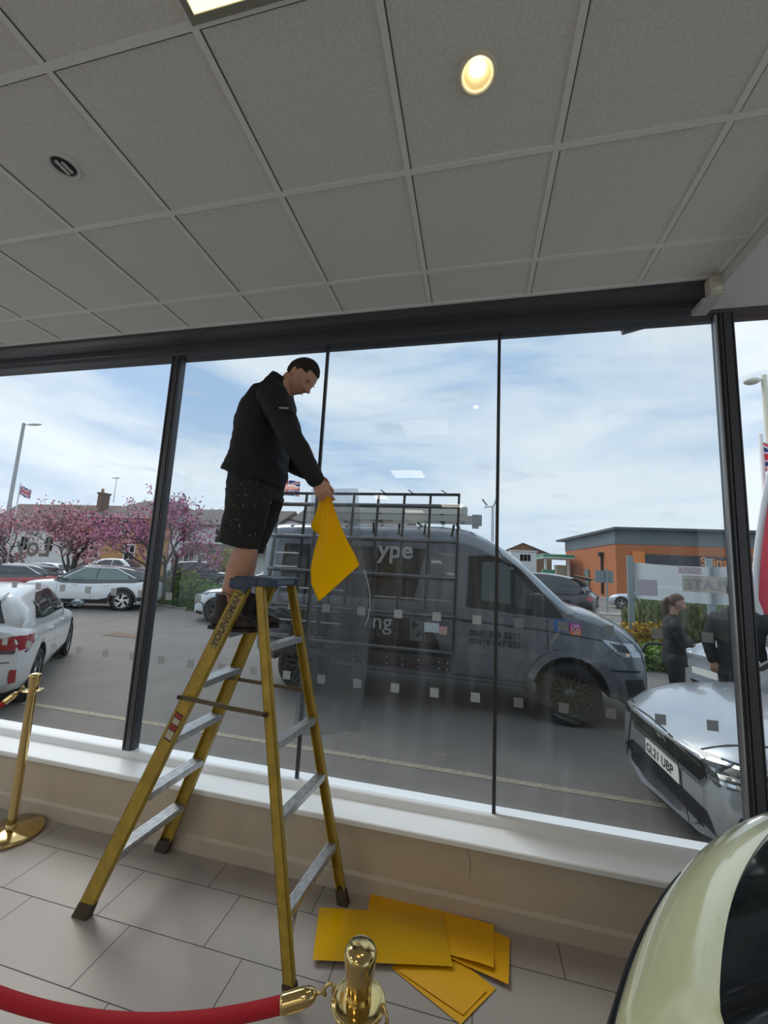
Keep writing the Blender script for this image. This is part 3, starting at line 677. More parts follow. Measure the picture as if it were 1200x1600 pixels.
    ringlimb(s, [W((-1.290, 2.12, 2.34)), W((-1.280, 2.12, 2.25)), W((-1.268, 2.12, 2.13))], [(.150, .170), (.160, .182), (.150, .175)], n=28, cap=False)
    ringlimb(s, [W((-1.268, 2.035, 2.20)), W((-1.262, 2.02, 2.07)), W((-1.268, 2.005, 1.97)), W((-1.286, 2.0, 1.872))], [(.145, .10), (.130, .10), (.122, .098), (.124, .098)], n=24, cap=False)
    ringlimb(s, [W((-1.275, 2.20, 2.20)), W((-1.30, 2.205, 2.07)), W((-1.335, 2.205, 1.97)), W((-1.365, 2.205, 1.878))], [(.145, .10), (.130, .10), (.122, .098), (.122, .098)], n=24, cap=False)
    so = remesh(s, 'shorts', S, t, .0055, 3, (.008, (10, 10, 8), 11))
    bv = bvh_of(so); rnd = random.Random(5); sp = MB()
    for _ in range(46):
        x = rnd.uniform(-1.42, -1.10); z = rnd.uniform(1.89, 2.24); o0 = W((x, 1.5, z)); h, n_, _i, _d = bv.ray_cast(o0, Vector((0, 1, 0)))
        if h:
            r = rnd.uniform(.0018, .0055); tq = n_.cross(Vector((0, 0, 1))).normalized(); bq = n_.cross(tq)
            sp.add([h+n_*.0012+(tq*math.cos(2*PI*k/7)+bq*math.sin(2*PI*k/7)*rnd.uniform(.6, 1.5))*r for k in range(7)], [tuple(range(7))])
    sp.build('paint_spots', mat('dried pale paint', (.16, .16, .15), .8), so)['kind'] = 'stuff'
    # boots
    Bm = mat('dark brown leather boots', (.028, .016, .012), .55, noise=(20, .3))
    sole = mat('black boot sole', (.014, .012, .011), .8)
    for (ax, ay, yw) in ((-1.330, 2.0, 0), (-1.305, 2.19, R(4))):
        q = MB(); X = Vector((math.cos(yw), math.sin(yw), 0)); A = Vector((ax, ay, 1.42)); 
        pt = lambda a, z, y=0: W(A+X*a+Vector((0, y, z)))
        ringlimb(q, [pt(-.055, .052), pt(-.03, .05), pt(.04, .052), pt(.11, .046), pt(.165, .040), pt(.195, .036)], [(.034, .030), (.042, .036), (.044, .042), (.038, .050), (.030, .046), (.018, .030)], (0, 1, 0))
        ringlimb(q, [pt(-.008, .05), pt(0, .10), pt(.004, .165), pt(.006, .19)], [(.056, .042), (.052, .044), (.054, .050), (.056, .052)], (0, 1, 0), cap=False)
        bo = remesh(q, 'boot', Bm, t, .005, 3)
        out = [(-.078, 0), (-.072, .024), (-.04, .034), (.04, .038), (.12, .048), (.175, .042), (.205, .018), (.208, 0)]; out = out+[(a, -b_) for a, b_ in out[::-1][1:-1]]
        Lx = Vector((-X.y, X.x, 0)); MB().add([W(A+X*a+Lx*b_) for a, b_ in out]+[W(A+X*a+Lx*b_+Vector((0, 0, .018))) for a, b_ in out], [tuple(range(len(out))), tuple(range(2*len(out)-1, len(out)-1, -1))]+[(i, len(out)+i, len(out)+(i+1) % len(out), (i+1) % len(out)) for i in range(len(out))]).build('sole', sole, bo)
        MB().tube([pt(.05, .16, -.02), pt(.058, .185, -.04), pt(.03, .20, -.05), pt(-.06, .195, -.055), pt(-.085, .18, -.05)], .0022, 6).tube([pt(.066, .13, -.02), pt(.066, .14, .02), pt(.078, .11, -.02), pt(.078, .115, .02)], .003, 6).build('laces', M_BLACK, bo)
build_worker()

# ---------------------------------------------------------------- yellow sheets
M_YEL = mat('yellow vinyl', (.92, .56, .004), .42, spec=.4)
def add_translucent(m, col, f):
    nt = m.node_tree; b = nt.nodes['Principled BSDF']; o = nt.nodes['Material Output']; t_ = nt.nodes.new('ShaderNodeBsdfTranslucent'); t_.inputs[0].default_value = (*col, 1)
    x = nt.nodes.new('ShaderNodeMixShader'); x.inputs[0].default_value = f; nt.links.new(b.outputs[0], x.inputs[1]); nt.links.new(t_.outputs[0], x.inputs[2]); nt.links.new(x.outputs[0], o.inputs[0])
M_YELF = mat('matt yellow vinyl', (.72, .37, .003), .45, spec=.4)
add_translucent(M_YEL, (1, .72, .003), .78)
M_YELG = mat('glossy yellow vinyl', (.62, .345, .003), .16, coat=.35)
def grid_patch(fn, nu, nv, name, m, parent=None, thick=.001):
    vs = [fn(i/nu, j/nv) for j in range(nv+1) for i in range(nu+1)]
    fs = [(j*(nu+1)+i, j*(nu+1)+i+1, (j+1)*(nu+1)+i+1, (j+1)*(nu+1)+i) for j in range(nv) for i in range(nu)]
    o = MB().add(vs, fs, 0, True).build(name, m, parent)
    md = o.modifiers.new('s', 'SOLIDIFY'); md.thickness = thick; md.offset = 0
    return o
def bil(a, b, c, d, u, v): return Vector(a)*(1-u)*(1-v)+Vector(b)*u*(1-v)+Vector(c)*u*v+Vector(d)*(1-u)*v
def held_sheet():
    t = empty('yellow_sheet', (-.79, 1.97, 2.15), 0, 'bright yellow sheet hanging folded from the raised hand of the man on the stepladder', 'sheet')
    O = Vector((-.79, 1.97, 2.15))
    # main hanging face: top pinch, right corner, bottom point, left curve
    left = [(-.800, 1.972, 2.172), (-.793, 1.962, 2.06), (-.790, 1.955, 1.955), (-.812, 1.950, 1.86), (-.826, 1.955, 1.77), (-.818, 1.965, 1.69), (-.776, 1.975, 1.612)]
    right = [(-.752, 1.972, 2.160), (-.715, 1.965, 2.07), (-.675, 1.960, 1.99), (-.635, 1.965, 1.915), (-.592, 1.975, 1.845), (-.572, 1.985, 1.800), (-.770, 1.976, 1.606)]
    def pick(L, v):
        k = v*(len(L)-1); i = min(int(k), len(L)-2); f_ = k-i; return Vector(L[i])*(1-f_)+Vector(L[i+1])*f_
    def fn(u, v):
        p = pick(left, v)*(1-u)+pick(right, v)*u; p.y += .022*math.sin(u*PI)*math.sin(v*PI*1.0)*-1+.006*math.sin(u*7+v*3); return p-O
    # straighten the bottom edge: last segment runs from the right corner to the point
    grid_patch(fn, 18, 36, 'hanging_face', M_YEL, t)
    def f2(u, v):
        p = bil((-.812, 1.985, 2.172), (-.792, 1.968, 2.172), (-.789, 1.962, 1.950), (-.872, 2.03, 2.002), u, v); p.y += .02*math.sin(v*PI)*(1-u); return p-O
    grid_patch(f2, 8, 16, 'folded_flap', M_YEL, t)
    def f3(u, v):
        p = bil((-.872, 2.03, 2.004), (-.789, 1.962, 1.955), (-.787, 1.962, 1.945), (-.853, 2.02, 1.974), u, v); return p-O
    grid_patch(f3, 8, 3, 'folded_edge', M_YEL, t)
held_sheet()
def floor_sheet(pts, z, m, label, lift=None, parent=None):
    """pts: four corners in order on the floor"""
    c = Vector((sum(p[0] for p in pts)/4, sum(p[1] for p in pts)/4, 0)); A = [Vector((p[0], p[1], z))-c for p in pts]
    def fn(u, v):
        p = bil(*A, u, v); p.z += .0015*math.sin(u*5+z*900)*math.sin(v*4)+.0018
        if lift: p.z += lift[2]*max(0, 1-((u-lift[0])**2+(v-lift[1])**2)*6)**2
        return p
    nu, nv = 20, 12; vs = [fn(i/nu, j/nv) for j in range(nv+1) for i in range(nu+1)]
    o = MB().add(vs, [(j*(nu+1)+i, j*(nu+1)+i+1, (j+1)*(nu+1)+i+1, (j+1)*(nu+1)+i) for j in range(nv) for i in range(nu)], 0, True).build('yellow_sheet', m); o.location = c
    tag(o, label, 'sheet', 'yellow sheets piled on the floor'); return o
# piled from the bottom up
floor_sheet([(-.335, 2.055), (-.02, 1.905), (.125, 2.09), (-.17, 2.25)], .002, M_YELF, 'lowest yellow sheet on the floor, its corner pointing nearest the camera')
floor_sheet([(-.30, 2.045), (-.012, 1.940), (.085, 2.065), (-.18, 2.20)], .006, M_YELF, 'second lowest yellow sheet on the floor, just inside the nearest corner')
floor_sheet([(-.30, 2.22), (.179, 2.106), (.205, 2.352), (-.22, 2.47)], .010, M_YELF, 'yellow sheet of the floor pile sticking out furthest right', (1, 0, .006))
floor_sheet([(-.50, 2.225), (.118, 2.150), (.131, 2.402), (-.526, 2.425)], .014, M_YELF, 'yellow sheet of the floor pile reaching back to the wall at the left', (1, 0, .016))
floor_sheet([(-.682, 1.972), (-.062, 2.118), (-.132, 2.385), (-.757, 2.243)], .019, M_YELG, 'glossy topmost yellow sheet at the left of the floor pile')

# clear film hanging from the other hand against the glass
def film():
    fm = glass_mat('clear hanging film', (.60, .63, .66), 1.4, .18, .05)
    L_ = [(-1.045, 2.40, 2.275), (-1.03, 2.41, 1.9), (-1.02, 2.43, 1.5), (-1.06, 2.47, 1.1), (-1.10, 2.5, .72)]
    R_ = [(-.735, 2.42, 2.285), (-.70, 2.42, 2.0), (-.655, 2.43, 1.72), (-.62, 2.45, 1.42), (-.66, 2.5, .80)]
    c = Vector((-.88, 2.44, 1.5))
    def pick(L, v):
        k = v*(len(L)-1); i = min(int(k), len(L)-2); f_ = k-i; return Vector(L[i])*(1-f_)+Vector(L[i+1])*f_
    def fn(u, v):
        p = pick(L_, v)*(1-u)+pick(R_, v)*u; p.y += .022*math.sin(u*6.0+v*2.2)*(.3+v)*.8; p.y = min(p.y, 2.585); return p-c
    t = empty('clear_film', c, 0, 'clear plastic film hanging against the glass behind the yellow sheet', 'film')
    vs = [fn(i/20, j/30) for j in range(31) for i in range(21)]
    MB().add(vs, [(j*21+i, j*21+i+1, (j+1)*21+i+1, (j+1)*21+i) for j in range(30) for i in range(20)], 0, True).build('film', fm, t)
    pts = [(-.66, 2.40, 1.775), (-.632, 2.40, 1.70), (-.615, 2.405, 1.62), (-.612, 2.41, 1.55), (-.622, 2.41, 1.48), (-.64, 2.42, 1.44)]
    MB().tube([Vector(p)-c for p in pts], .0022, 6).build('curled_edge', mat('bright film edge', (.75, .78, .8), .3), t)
film()

# ---------------------------------------------------------------- rope barrier
M_ROPE = mat('red velvet rope', (.50, .006, .020), .7, bump=.5, bscale=500)
def stanchion(loc, label, hooks):
    t = empty('barrier_post', loc, 0, label, 'barrier post', None)
    MB().lathe([(.0001, .0), (.168, 0), (.172, .006), (.172, .020), (.165, .027), (.05, .032), (.034, .040), (.0001, .04)], 56).build('base', M_BRASS, t)
    MB().lathe([(.0255, .03), (.0255, .872)], 32).lathe([(.031, .03), (.031, .06), (.0255, .064)], 32).build('pole', M_BRASS, t)
    MB().lathe([(.0255, .868), (.0275, .872), (.0275, .905), (.0262, .910), (.0275, .916), (.033, .960), (.0355, .978), (.0350, .985), (.030, .993), (.018, .998), (.0001, 1.000)], 48).build('top', M_BRASS, t)
    t.scale = (1, 1, .982)
    MB().lathe([(.026, .884), (.052, .883), (.0565, .886), (.0565, .890), (.052, .893), (.026, .892)], 48).tube([(.0545*math.cos(a), .0545*math.sin(a), .888) for a in [2*PI*k/40 for k in range(40)]], .0042, 8, closed=True).build('ring', M_BRASS, t)
    return t
def rope(a, b, sag, label, ra=None, both=True):
    """velvet rope between two ring points, with brass ends and hooks"""
    a = Vector(a); b = Vector(b); n = 48
    def P(t):
        p = a.lerp(b, t); p.z -= 4*sag*t*(1-t); return p
    c = P(.5); t = empty('velvet_rope', c, 0, label, 'rope', None)
    pts = [P(i/n)-c for i in range(n+1)]
    L = (b-a).length; k0 = max(2, int(n*.115/L))
    MB().tube(pts[k0-1:n-k0+2], .0150, 20).build('rope', M_ROPE, t)
    for seg in (pts[:k0+1], pts[::-1][:k0+1]):
        d = (seg[-1]-seg[0]).normalized(); e = seg[0]+d*.035; f_ = seg[0]+d*.115
        pr = [e+d*x for x in (0, .004, .014, .022, .026, .030, .070, .074, .080)]
        MB().tube(pr, [.004, .010, .0150, .0165, .0170, .0175, .0180, .0185, .0160], 24).build('end_cap', M_BRASS, t)
        s = Vector((-d.y, d.x, 0)).normalized(); u = d.cross(s); hk = []
        for k in range(15):
            g = R(-60+k*20); hk.append(seg[0]+d*.006+(d*math.cos(g)*.011+Vector((0, 0, 1))*math.sin(g)*.011))
        MB().tube([e+d*.004, e-d*.010]+hk, .0036, 8).build('hook', M_BRASS, t)
    return t
stanchion((-.226, .97, 0), 'brass rope barrier post close to the camera, cap seen from above', 2)
stanchion((-2.845, 2.235, 0), 'brass rope barrier post with round base at the far left beside the sill', 1)
pa = Vector((-.226, .97, .889))
rope(pa+Vector((-.060, -.004, -.004)), (-1.345, .793, .889), .115, 'red velvet rope sagging across the bottom left to the nearest brass post')
rope(pa+Vector((.058, -.016, -.004)), (.62, .30, .90), .20, 'red velvet rope leaving the nearest brass post to the bottom right')
stanchion((-1.40, .79, 0), 'brass rope barrier post holding the other end of the front rope', 1)
stanchion((-3.60, 1.22, 0), 'brass rope barrier post beyond the left edge', 1)
pb = Vector((-2.845, 2.235, .889))
rope(pb+Vector((-.055, -.02, -.004)), (-3.55, 1.25, .905), .30, 'red velvet rope dropping from the far left brass post')

# ---------------------------------------------------------------- pale green microcar in the showroom
def microcar():
    G = mat('pale mint green paint', (.66, .69, .43), .16, coat=.8)
    K = mat('black gloss trim', (.008, .008, .009), .25)
    t = empty('display_car', (.725, 1.775, 0), math.atan2(.64, -.76), 'small pale green car with black windscreen indoors at the bottom right corner', 'car')
    prof = [(-.16, .22), (-.02, .28), (.022, .40), (.034, .55), (.034, .68), (.020, .745), (.006, .752), (-.008, .79), (-.030, .83), (-.065, .872), (-.11, .912), (-.16, .942), (-.195, .955),
            (-.205, .957), (-.30, 1.06), (-.42, 1.20), (-.56, 1.34), (-.68, 1.44), (-.70, 1.452), (-.85, 1.50), (-1.2, 1.53), (-1.6, 1.50), (-1.80, 1.44), (-1.82, 1.43), (-2.0, 1.20), (-2.08, 1.0), (-2.10, .98), (-2.18, .8), (-2.2, .5), (-2.16, .26), (-2.0, .22)]
    kinds = [0]*6+[1]*7+[2]*5+[1]*5+[2]*3+[1]*4+[0]*1
    ny = 36; K_ = len(prof); vs = []
    for j in range(ny+1):
        y = -.80+1.60*j/ny; q = abs(y)/.80; sh = 1-.10*max(0, (q-.80)/.20)**2.2
        for (x, z) in prof:
            tap = max(0, (z-.95)/.6)                         # the cabin leans in
            xx = -1.1+(x+1.1)*sh-(.095*(abs(y)/.77)**2.2 if x > -.9 else -.06*(abs(y)/.77)**2)
            zz = .75+(z-.75)*(1-(1-sh)*1.3)-.035*q*q*(1 if z > .7 else 0)
            vs.append((xx, y*(1-.13*tap), zz))
    parts = {0: MB(), 1: MB(), 2: MB()}
    for k in range(K_):
        fs = [(j*K_+k, j*K_+(k+1) % K_, (j+1)*K_+(k+1) % K_, (j+1)*K_+k) for j in range(ny)]
        parts[kinds[k]].add(vs, fs, 0, True)
    body = parts[1]
    for j in (0, ny): body.add([vs[j*K_+k] for k in range(K_)], [tuple(range(K_))], 0, False)
    b = body.build('body_shell', G, t); lo = parts[0].build('lower_trim', K, t); gl = parts[2].build('windscreen', mat('black windscreen', (.010, .012, .014), .07, spec=.6), t)
    for o in (b, lo, gl):                                     # keep only used vertices
        bb = bmesh.new(); bb.from_mesh(o.data); bmesh.ops.delete(bb, geom=[v for v in bb.verts if not v.link_faces], context='VERTS'); bb.to_mesh(o.data); bb.free()
    bv = bvh_of(b)
    for sg in (-1, 1):
        decal('side_window', bv, rrect(-1.55, -.72, .92, 1.36, .10), 'xz', (0, -sg, 0), 0, M_AGLASS, t, .004, 4)
        for x in (-.50, -1.80):
            w = MB().lathe([(.18, -.07), (.25, -.065), (.275, -.04), (.28, 0), (.275, .03), (.25, .045), (.19, .05)], 36, (x, sg*.745, .28), 'y').build('wheel', M_TYRE, t)
            MB().lathe([(.19, .045), (.18, .03), (.10, .05), (.0001, .055)] if sg > 0 else [(.19, -.065), (.18, -.05), (.10, -.068), (.0001, -.07)], 30, (x, sg*.745, .28), 'y').build('hub_cap', M_ALLOY, w)
    # badge strip at the edge of the bonnet, wiper along the foot of the windscreen, inner surround
    bb = bvh_of(lo, b)
    decal('badge', bb, [(-.10, .715), (.12, .715), (.12, .735), (-.10, .735)], 'yz', (-1, 0, 0), 0, M_CHROME, t, .006, 3)
    for sg in (-1, 1):
        MB().lathe([(.075, 0), (.075, .02), (.06, .03), (.0001, .034)], 28, (0, 0, 0), 'x').build('headlight', M_LENS, t).location = (-.075, sg*.58, .60)
microcar()
# ---------------------------------------------------------------- cars
def lam(xs, pts): return catmull([p[0] for p in pts], [p[1] for p in pts], xs)
def paint(name, col, rough=.22, metal=0.): return mat(name, col, rough, metal, coat=.7)
P_WHITE = paint('white car paint', (.70, .73, .75)); P_BLK = paint('black car paint', (.010, .011, .014)); P_SILV = paint('silver car paint', (.46, .49, .53), .28, .5)
P_RED = paint('red car paint', (.36, .02, .03)); P_GREY = paint('grey car paint', (.18, .19, .20), .3, .4); P_VAN = paint('dark grey van paint', (.155, .172, .195), .24, .15)
P_LBLUE = paint('pale blue grey car paint', (.36, .42, .50), .3, .3)
def body_loft(name, spec, m, parent):
    """spec: top, bottom, half: lists of (x, value); warp: plan rounding of both ends"""
    xs = spec['xs']; vs = []; ring = spec.get('ring', [(0, 0), (.80, 0), (.93, .05), (.985, .20), (1.0, .42), (.995, .60), (.975, .75), (.945, .88), (.88, .96), (.70, 1.0), (.35, 1.0), (0, 1.0)])
    full = ring+[(-a, b) for a, b in ring[-2:0:-1]]; n = len(full); x0, x1 = xs[0], xs[-1]
    for x in xs:
        zt = lam(x, spec['top']); zb = lam(x, spec['bottom']); w = lam(x, spec['half'])
        for (a, b) in full:
            y = a*w; z = zb+(zt-zb)*b+(spec.get('crown', .03)*(1-(a*a)) if b >= 1 else 0)
            W = spec['W']; q = (abs(y)/W)**2.6
            ef = max(0, 1-(x1-x)/.75); er = max(0, 1-(x-x0)/.6)
            X = x-spec.get('wf', .26)*q*ef**1.2+spec.get('wr', .16)*q*er**1.2
            # the nose leans: fuller at bumper height
            X -= spec.get('rake', .06)*ef**3*max(0, (b-.55))*1.4+spec.get('rakeb', .02)*ef**3*max(0, .3-b)
            X += spec.get('raker', .03)*er**3*max(0, (b-.55))*1.4
            vs.append((X, y, z))
    fs = [(i*n+j, i*n+(j+1) % n, (i+1)*n+(j+1) % n, (i+1)*n+j) for i in range(len(xs)-1) for j in range(n)]
    mb = MB().add(vs, fs, 0, True)
    for i in (0, len(xs)-1):
        base = i*n
        # close the end with quads mirrored across the middle
        L_ = list(range(n)); h = len(ring)
        for k in range(h-1):
            a, b2 = k, k+1; a2, b3 = (n-k) % n, (n-k-1) % n
            f = [base+a, base+b2, base+b3, base+a2]; f = list(dict.fromkeys(f))
            if len(f) > 2: mb.add([vs[q] for q in f], [tuple(range(len(f)))], 0, True)
    return mb.build(name, m, parent)
def cut_arches(o, wheels, r, W, dark):
    c = MB()
    for x, zc in wheels:
        for s in (-1, 1): c.lathe([(.0001, 0), (r, 0), (r, .42), (.0001, .42)], 36, (x, s*(W+.06)-(.42 if s > 0 else 0), zc), 'y', sm=False)
    co = c.build('cut', dark, o.parent); bmesh_fix(co)
    md = o.modifiers.new('b', 'BOOLEAN'); md.operation = 'DIFFERENCE'; md.object = co; md.solver = 'EXACT'; md.material_mode = 'TRANSFER' if hasattr(md, 'material_mode') else md.material_mode
    n0 = len(o.data.polygons); me = eval_mesh(o)
    if len(me.polygons) > n0*.6: o.modifiers.clear(); o.data = me
    else: o.modifiers.clear()
    bpy.data.objects.remove(co)
def bmesh_fix(o):
    b = bmesh.new(); b.from_mesh(o.data); bmesh.ops.remove_doubles(b, verts=b.verts, dist=1e-3); bmesh.ops.recalc_face_normals(b, faces=b.faces); b.to_mesh(o.data); b.free()
def wheel(parent, x, y, r, wd, side, style, rimm, detail=True):
    """side: +1 outer face towards +y"""
    s = side; rr0 = r*.70
    pr = [(rr0, -.5), (r*.9, -.5), (r*.985, -.36), (r, -.15), (r, .15), (r*.985, .36), (r*.9, .5), (rr0+.01, .5), (rr0, .44)]
    m = MB().lathe([(a, b*wd*s) for a, b in pr], 44 if detail else 24, (x, y, r), 'y')
    w = m.build('wheel', M_TYRE, parent)
    dk = mat('rim recess', (.012, .012, .013), .6)
    MB().lathe([(rr0, .42*wd*s), (rr0*.98, .10*wd*s), (.0001, .06*wd*s)], 30, (x, y, r), 'y').build('rim_recess', dk, w)
    q = MB(); oy = y+s*wd*.30
    def spoke(a0, r0, a1, r1, wi, t=.020, yo0=0, yo1=0):
        q.bar((x+r0*math.cos(a0), oy+s*yo0, r+r0*math.sin(a0)), (x+r1*math.cos(a1), oy+s*yo1, r+r1*math.sin(a1)), wi, t, up=(0, 1, 0))
    if style == 'mesh':
        for k in range(10):
            a = 2*PI*k/10+.2
            spoke(a, rr0*.18, a, rr0*.55, .014*r/.35); spoke(a, rr0*.5, a+.22, rr0*.97, .011*r/.35, yo1=.012); spoke(a, rr0*.5, a-.22, rr0*.97, .011*r/.35, yo1=.012)
    elif style == 'blade':
        for k in range(5):
            a = 2*PI*k/5+.3; spoke(a, rr0*.2, a+.12, rr0*.95, .055*r/.35); spoke(a+.12, rr0*.55, a+.62, rr0*.88, .05*r/.35)
    else:
        for k in range(5):
            a = 2*PI*k/5+.3
            for d in (-.14, .14): spoke(a+d*.4, rr0*.2, a+d, rr0*.96, .026*r/.35)
    q.lathe([(.0001, .02*s), (rr0*.24, .018*s), (rr0*.28, .0), (rr0*.28, -.03*s)], 20, (x, oy, r), 'y')
    q.tube([(x+rr0*.97*math.cos(2*PI*k/36), oy+s*.02, r+rr0*.97*math.sin(2*PI*k/36)) for k in range(36)], .008, 6, closed=True)
    q.build('rim', rimm, w)
    return w
def strip_panel(name, bvh, a, b, w, plane, direc, m, parent, off=.003, cuts=5):
    a = Vector((a[0], a[1], 0)); b = Vector((b[0], b[1], 0)); d = (b-a).normalized(); n = Vector((-d.y, d.x, 0))*w/2
    return decal(name, bvh, [tuple(v)[:2] for v in (a+n, b+n, b-n, a-n)], plane, direc, 0, m, parent, off, cuts)

def make_car(loc, rz, label, kind='hatch', pm=None, roof=None, scale=1.0, group=None, detail=2, wstyle='spoke', rimm=None, sides=(1, -1), glass=None, cat='car', plate_f=None, plate_r=None):
    """local +x = nose. detail 0: far, 1: middle, 2: near"""
    pm = pm or P_WHITE; roof = roof or pm; rimm = rimm or M_ALLOY; glass = glass or M_AGLASS
    t = empty('car', loc, rz, label, cat, group); t.scale = (scale,)*3
    K = {'hatch': dict(L=4.05, W=.885, wb=(-1.25, 1.30), r=.325, top=[(-2.0, .96), (-1.85, 1.02), (-1.3, 1.0), (0, .945), (.8, .93), (1.35, .885), (1.75, .80), (2.0, .68)], H=1.43,
                       cab=[(-1.93, .98), (-1.86, 1.18), (-1.70, 1.36), (-1.3, 1.41), (-.5, 1.44), (.05, 1.42), (.35, 1.36), (.95, .99), (1.02, .93)], wr=.60,
                       win=[[(-1.02, 1.01), (-.32, .99), (-.32, 1.34), (-.75, 1.34), (-1.02, 1.26)], [(-.27, .99), (.72, .97), (.60, 1.06), (.12, 1.34), (-.27, 1.35)]], qwin=[(-1.40, 1.05), (-1.07, 1.02), (-1.07, 1.24), (-1.15, 1.26)]),
         'suv': dict(L=4.40, W=.91, wb=(-1.32, 1.33), r=.355, top=[(-2.15, .95), (-2.0, 1.06), (-1.4, 1.06), (0, 1.0), (.9, 1.0), (1.4, .97), (1.85, .90), (2.15, .76)], H=1.56,
                     cab=[(-2.02, 1.06), (-1.95, 1.18), (-1.70, 1.40), (-1.3, 1.50), (-.6, 1.56), (.0, 1.555), (.30, 1.49), (.98, 1.07), (1.08, 1.0)], wr=.62,
                     win=[[(-1.48, 1.10), (-.42, 1.06), (-.42, 1.46), (-.95, 1.44), (-1.30, 1.30)], [(-.36, 1.06), (.72, 1.05), (.60, 1.13), (.05, 1.46), (-.36, 1.47)]], qwin=None),
         'estate': dict(L=4.5, W=.90, wb=(-1.33, 1.35), r=.33, top=[(-2.2, .88), (-2.1, .96), (-1.4, .96), (0, .93), (.9, .92), (1.4, .88), (1.9, .80), (2.2, .66)], H=1.5,
                        cab=[(-2.12, .96), (-2.06, 1.20), (-1.95, 1.40), (-1.3, 1.47), (-.6, 1.49), (-.1, 1.47), (.2, 1.41), (.85, 1.0), (.95, .93)], wr=.62,
                        win=[[(-1.90, 1.0), (-1.2, .99), (-1.2, 1.37), (-1.80, 1.35)], [(-1.12, .99), (-.35, .98), (-.35, 1.39), (-1.12, 1.38)], [(-.28, .98), (.62, .97), (.50, 1.06), (.0, 1.38), (-.28, 1.39)]], qwin=None)}[kind]
    L, W, r = K['L'], K['W'], K['r']; h = L/2; nx = 40 if detail else 22
    xs = sorted(set([-h, -h+.03, -h+.08, h-.08, h-.03, h]+[-h+.15+(L-.30)*i/nx for i in range(nx+1)]))
    spec = dict(W=W, xs=xs, top=[(-h, K['top'][0][1])]+[p for p in K['top'] if abs(p[0]) < h-.05]+[(h, K['top'][-1][1])],
                bottom=[(-h, .34), (-h+.2, .22), (-h+.6, .20), (h-.6, .20), (h-.25, .19), (h, .26)], half=[(-h, W*.86), (-h+.15, W*.95), (-h+.6, W), (0, W*.985), (h-.6, W), (h-.15, W*.93), (h, W*.84)])
    dark = mat('wheel arch lining', (.010, .010, .011), .9)
    b = body_loft('body', spec, [pm, dark], t)
    if detail:
        for x_ in K['wb']:
            for s_ in (-1, 1): MB().lathe([(r+.052, s_*(W-.07)), (r+.050, s_*(W-.345)), (.0001, s_*(W-.345))], 30, (x_, 0, r+.01), 'y', sm=False).build('wheel_housing', dark, t)
        cut_arches(b, [(x, r+.01) for x in K['wb']], r+.055, W, dark)
    bv = bvh_of(b)
    # cabin
    cx = [p[0] for p in K['cab']]; n2 = 26 if detail else 14; vs = []; X0, X1 = cx[0], cx[-1]
    ring = None
    for i in range(n2+1):
        u = i/n2; x = X0+(X1-X0)*(u**1.0); zr = lam(x, K['cab']); zb = lam(max(-h+.2, min(h-.2, x)), spec['top'])-.03; wb = W*.925; wr = K['wr']
        f = max(0.0, min(1, (zr-zb)/(K['H']-zb))); wtop = wb+(wr-wb)*f
        e = max(abs((x-(X0+X1)/2)/((X1-X0)/2))-.75, 0)/.25; wb2 = wb*(1-.10*e*e); wtop = min(wtop, wb2)
        half = [(wb2, zb-.06), (wb2, zb), (wb2+(wtop-wb2)*.45+.012*f, zb+(zr-zb)*.50), (wtop+.012*f, zr-.075*f), (wtop-.02, zr-.028*f), (wtop*.82, zr-.004), (wtop*.4, zr+.012*f), (0, zr+.018*f)]
        full = half+[(-a, c) for a, c in half[-2::-1]]; k = len(full)
        q = lambda y: .16*(abs(y)/W)**2.2
        vs += [(x-(q(a) if x > 0 else -q(a)*.6)*abs(x/X1)**1.5*(1 if x > 0 else .8), a, c) for a, c in full]
    fs = [(i*k+j, i*k+j+1, (i+1)*k+j+1, (i+1)*k+j) for i in range(n2) for j in range(k-1)]
    mb = MB().add(vs, fs, 0, True); mb.add([vs[j] for j in range(k)], [tuple(range(k))]); mb.add([vs[n2*k+j] for j in range(k)], [tuple(range(k))])
    cab = mb.build('roof_and_pillars', roof, t); cv = bvh_of(cab)
    if pm is not roof: pass
    # windscreen and rear window laid on the slopes
    xw0, xw1 = K['cab'][-1][0], K['cab'][-3][0]
    ws = [(xw1-.04, -.50), (xw0-.09, -.70), (xw0-.02, -.3), (xw0-.015, 0), (xw0-.02, .3), (xw0-.09, .70), (xw1-.04, .50)]
    decal('windscreen', cv, ws, 'xy', (0, 0, -1), 0, glass, t, .005, 5)
    zz = [p for p in K['cab'][:4]]
    z0 = zz[0][1]+.07; z1 = zz[2][1]-.005
    decal('rear_window', cv, [(-.58, z0), (.58, z0), (.46, z1), (-.46, z1)], 'yz', (1, 0, 0), 0, glass, t, .005, 8)
    for s in sides:
        for wp in K['win']: decal('side_window', cv, wp, 'xz', (0, -s, 0), 0, glass, t, .006, 4)
        if K['qwin']: decal('quarter_window', cv, K['qwin'], 'xz', (0, -s, 0), 0, glass, t, .006, 2)
    wd = .21
    for x in K['wb']:
        for s in sides: wheel(t, x, s*(W-.115), r, wd, s, wstyle, rimm, detail > 1)
    if detail == 0: return t, b, cab, bv, cv, spec, K
    seam = mat('panel seam', (.01, .01, .01), .7)
    zbelt = lam(0, spec['top'])
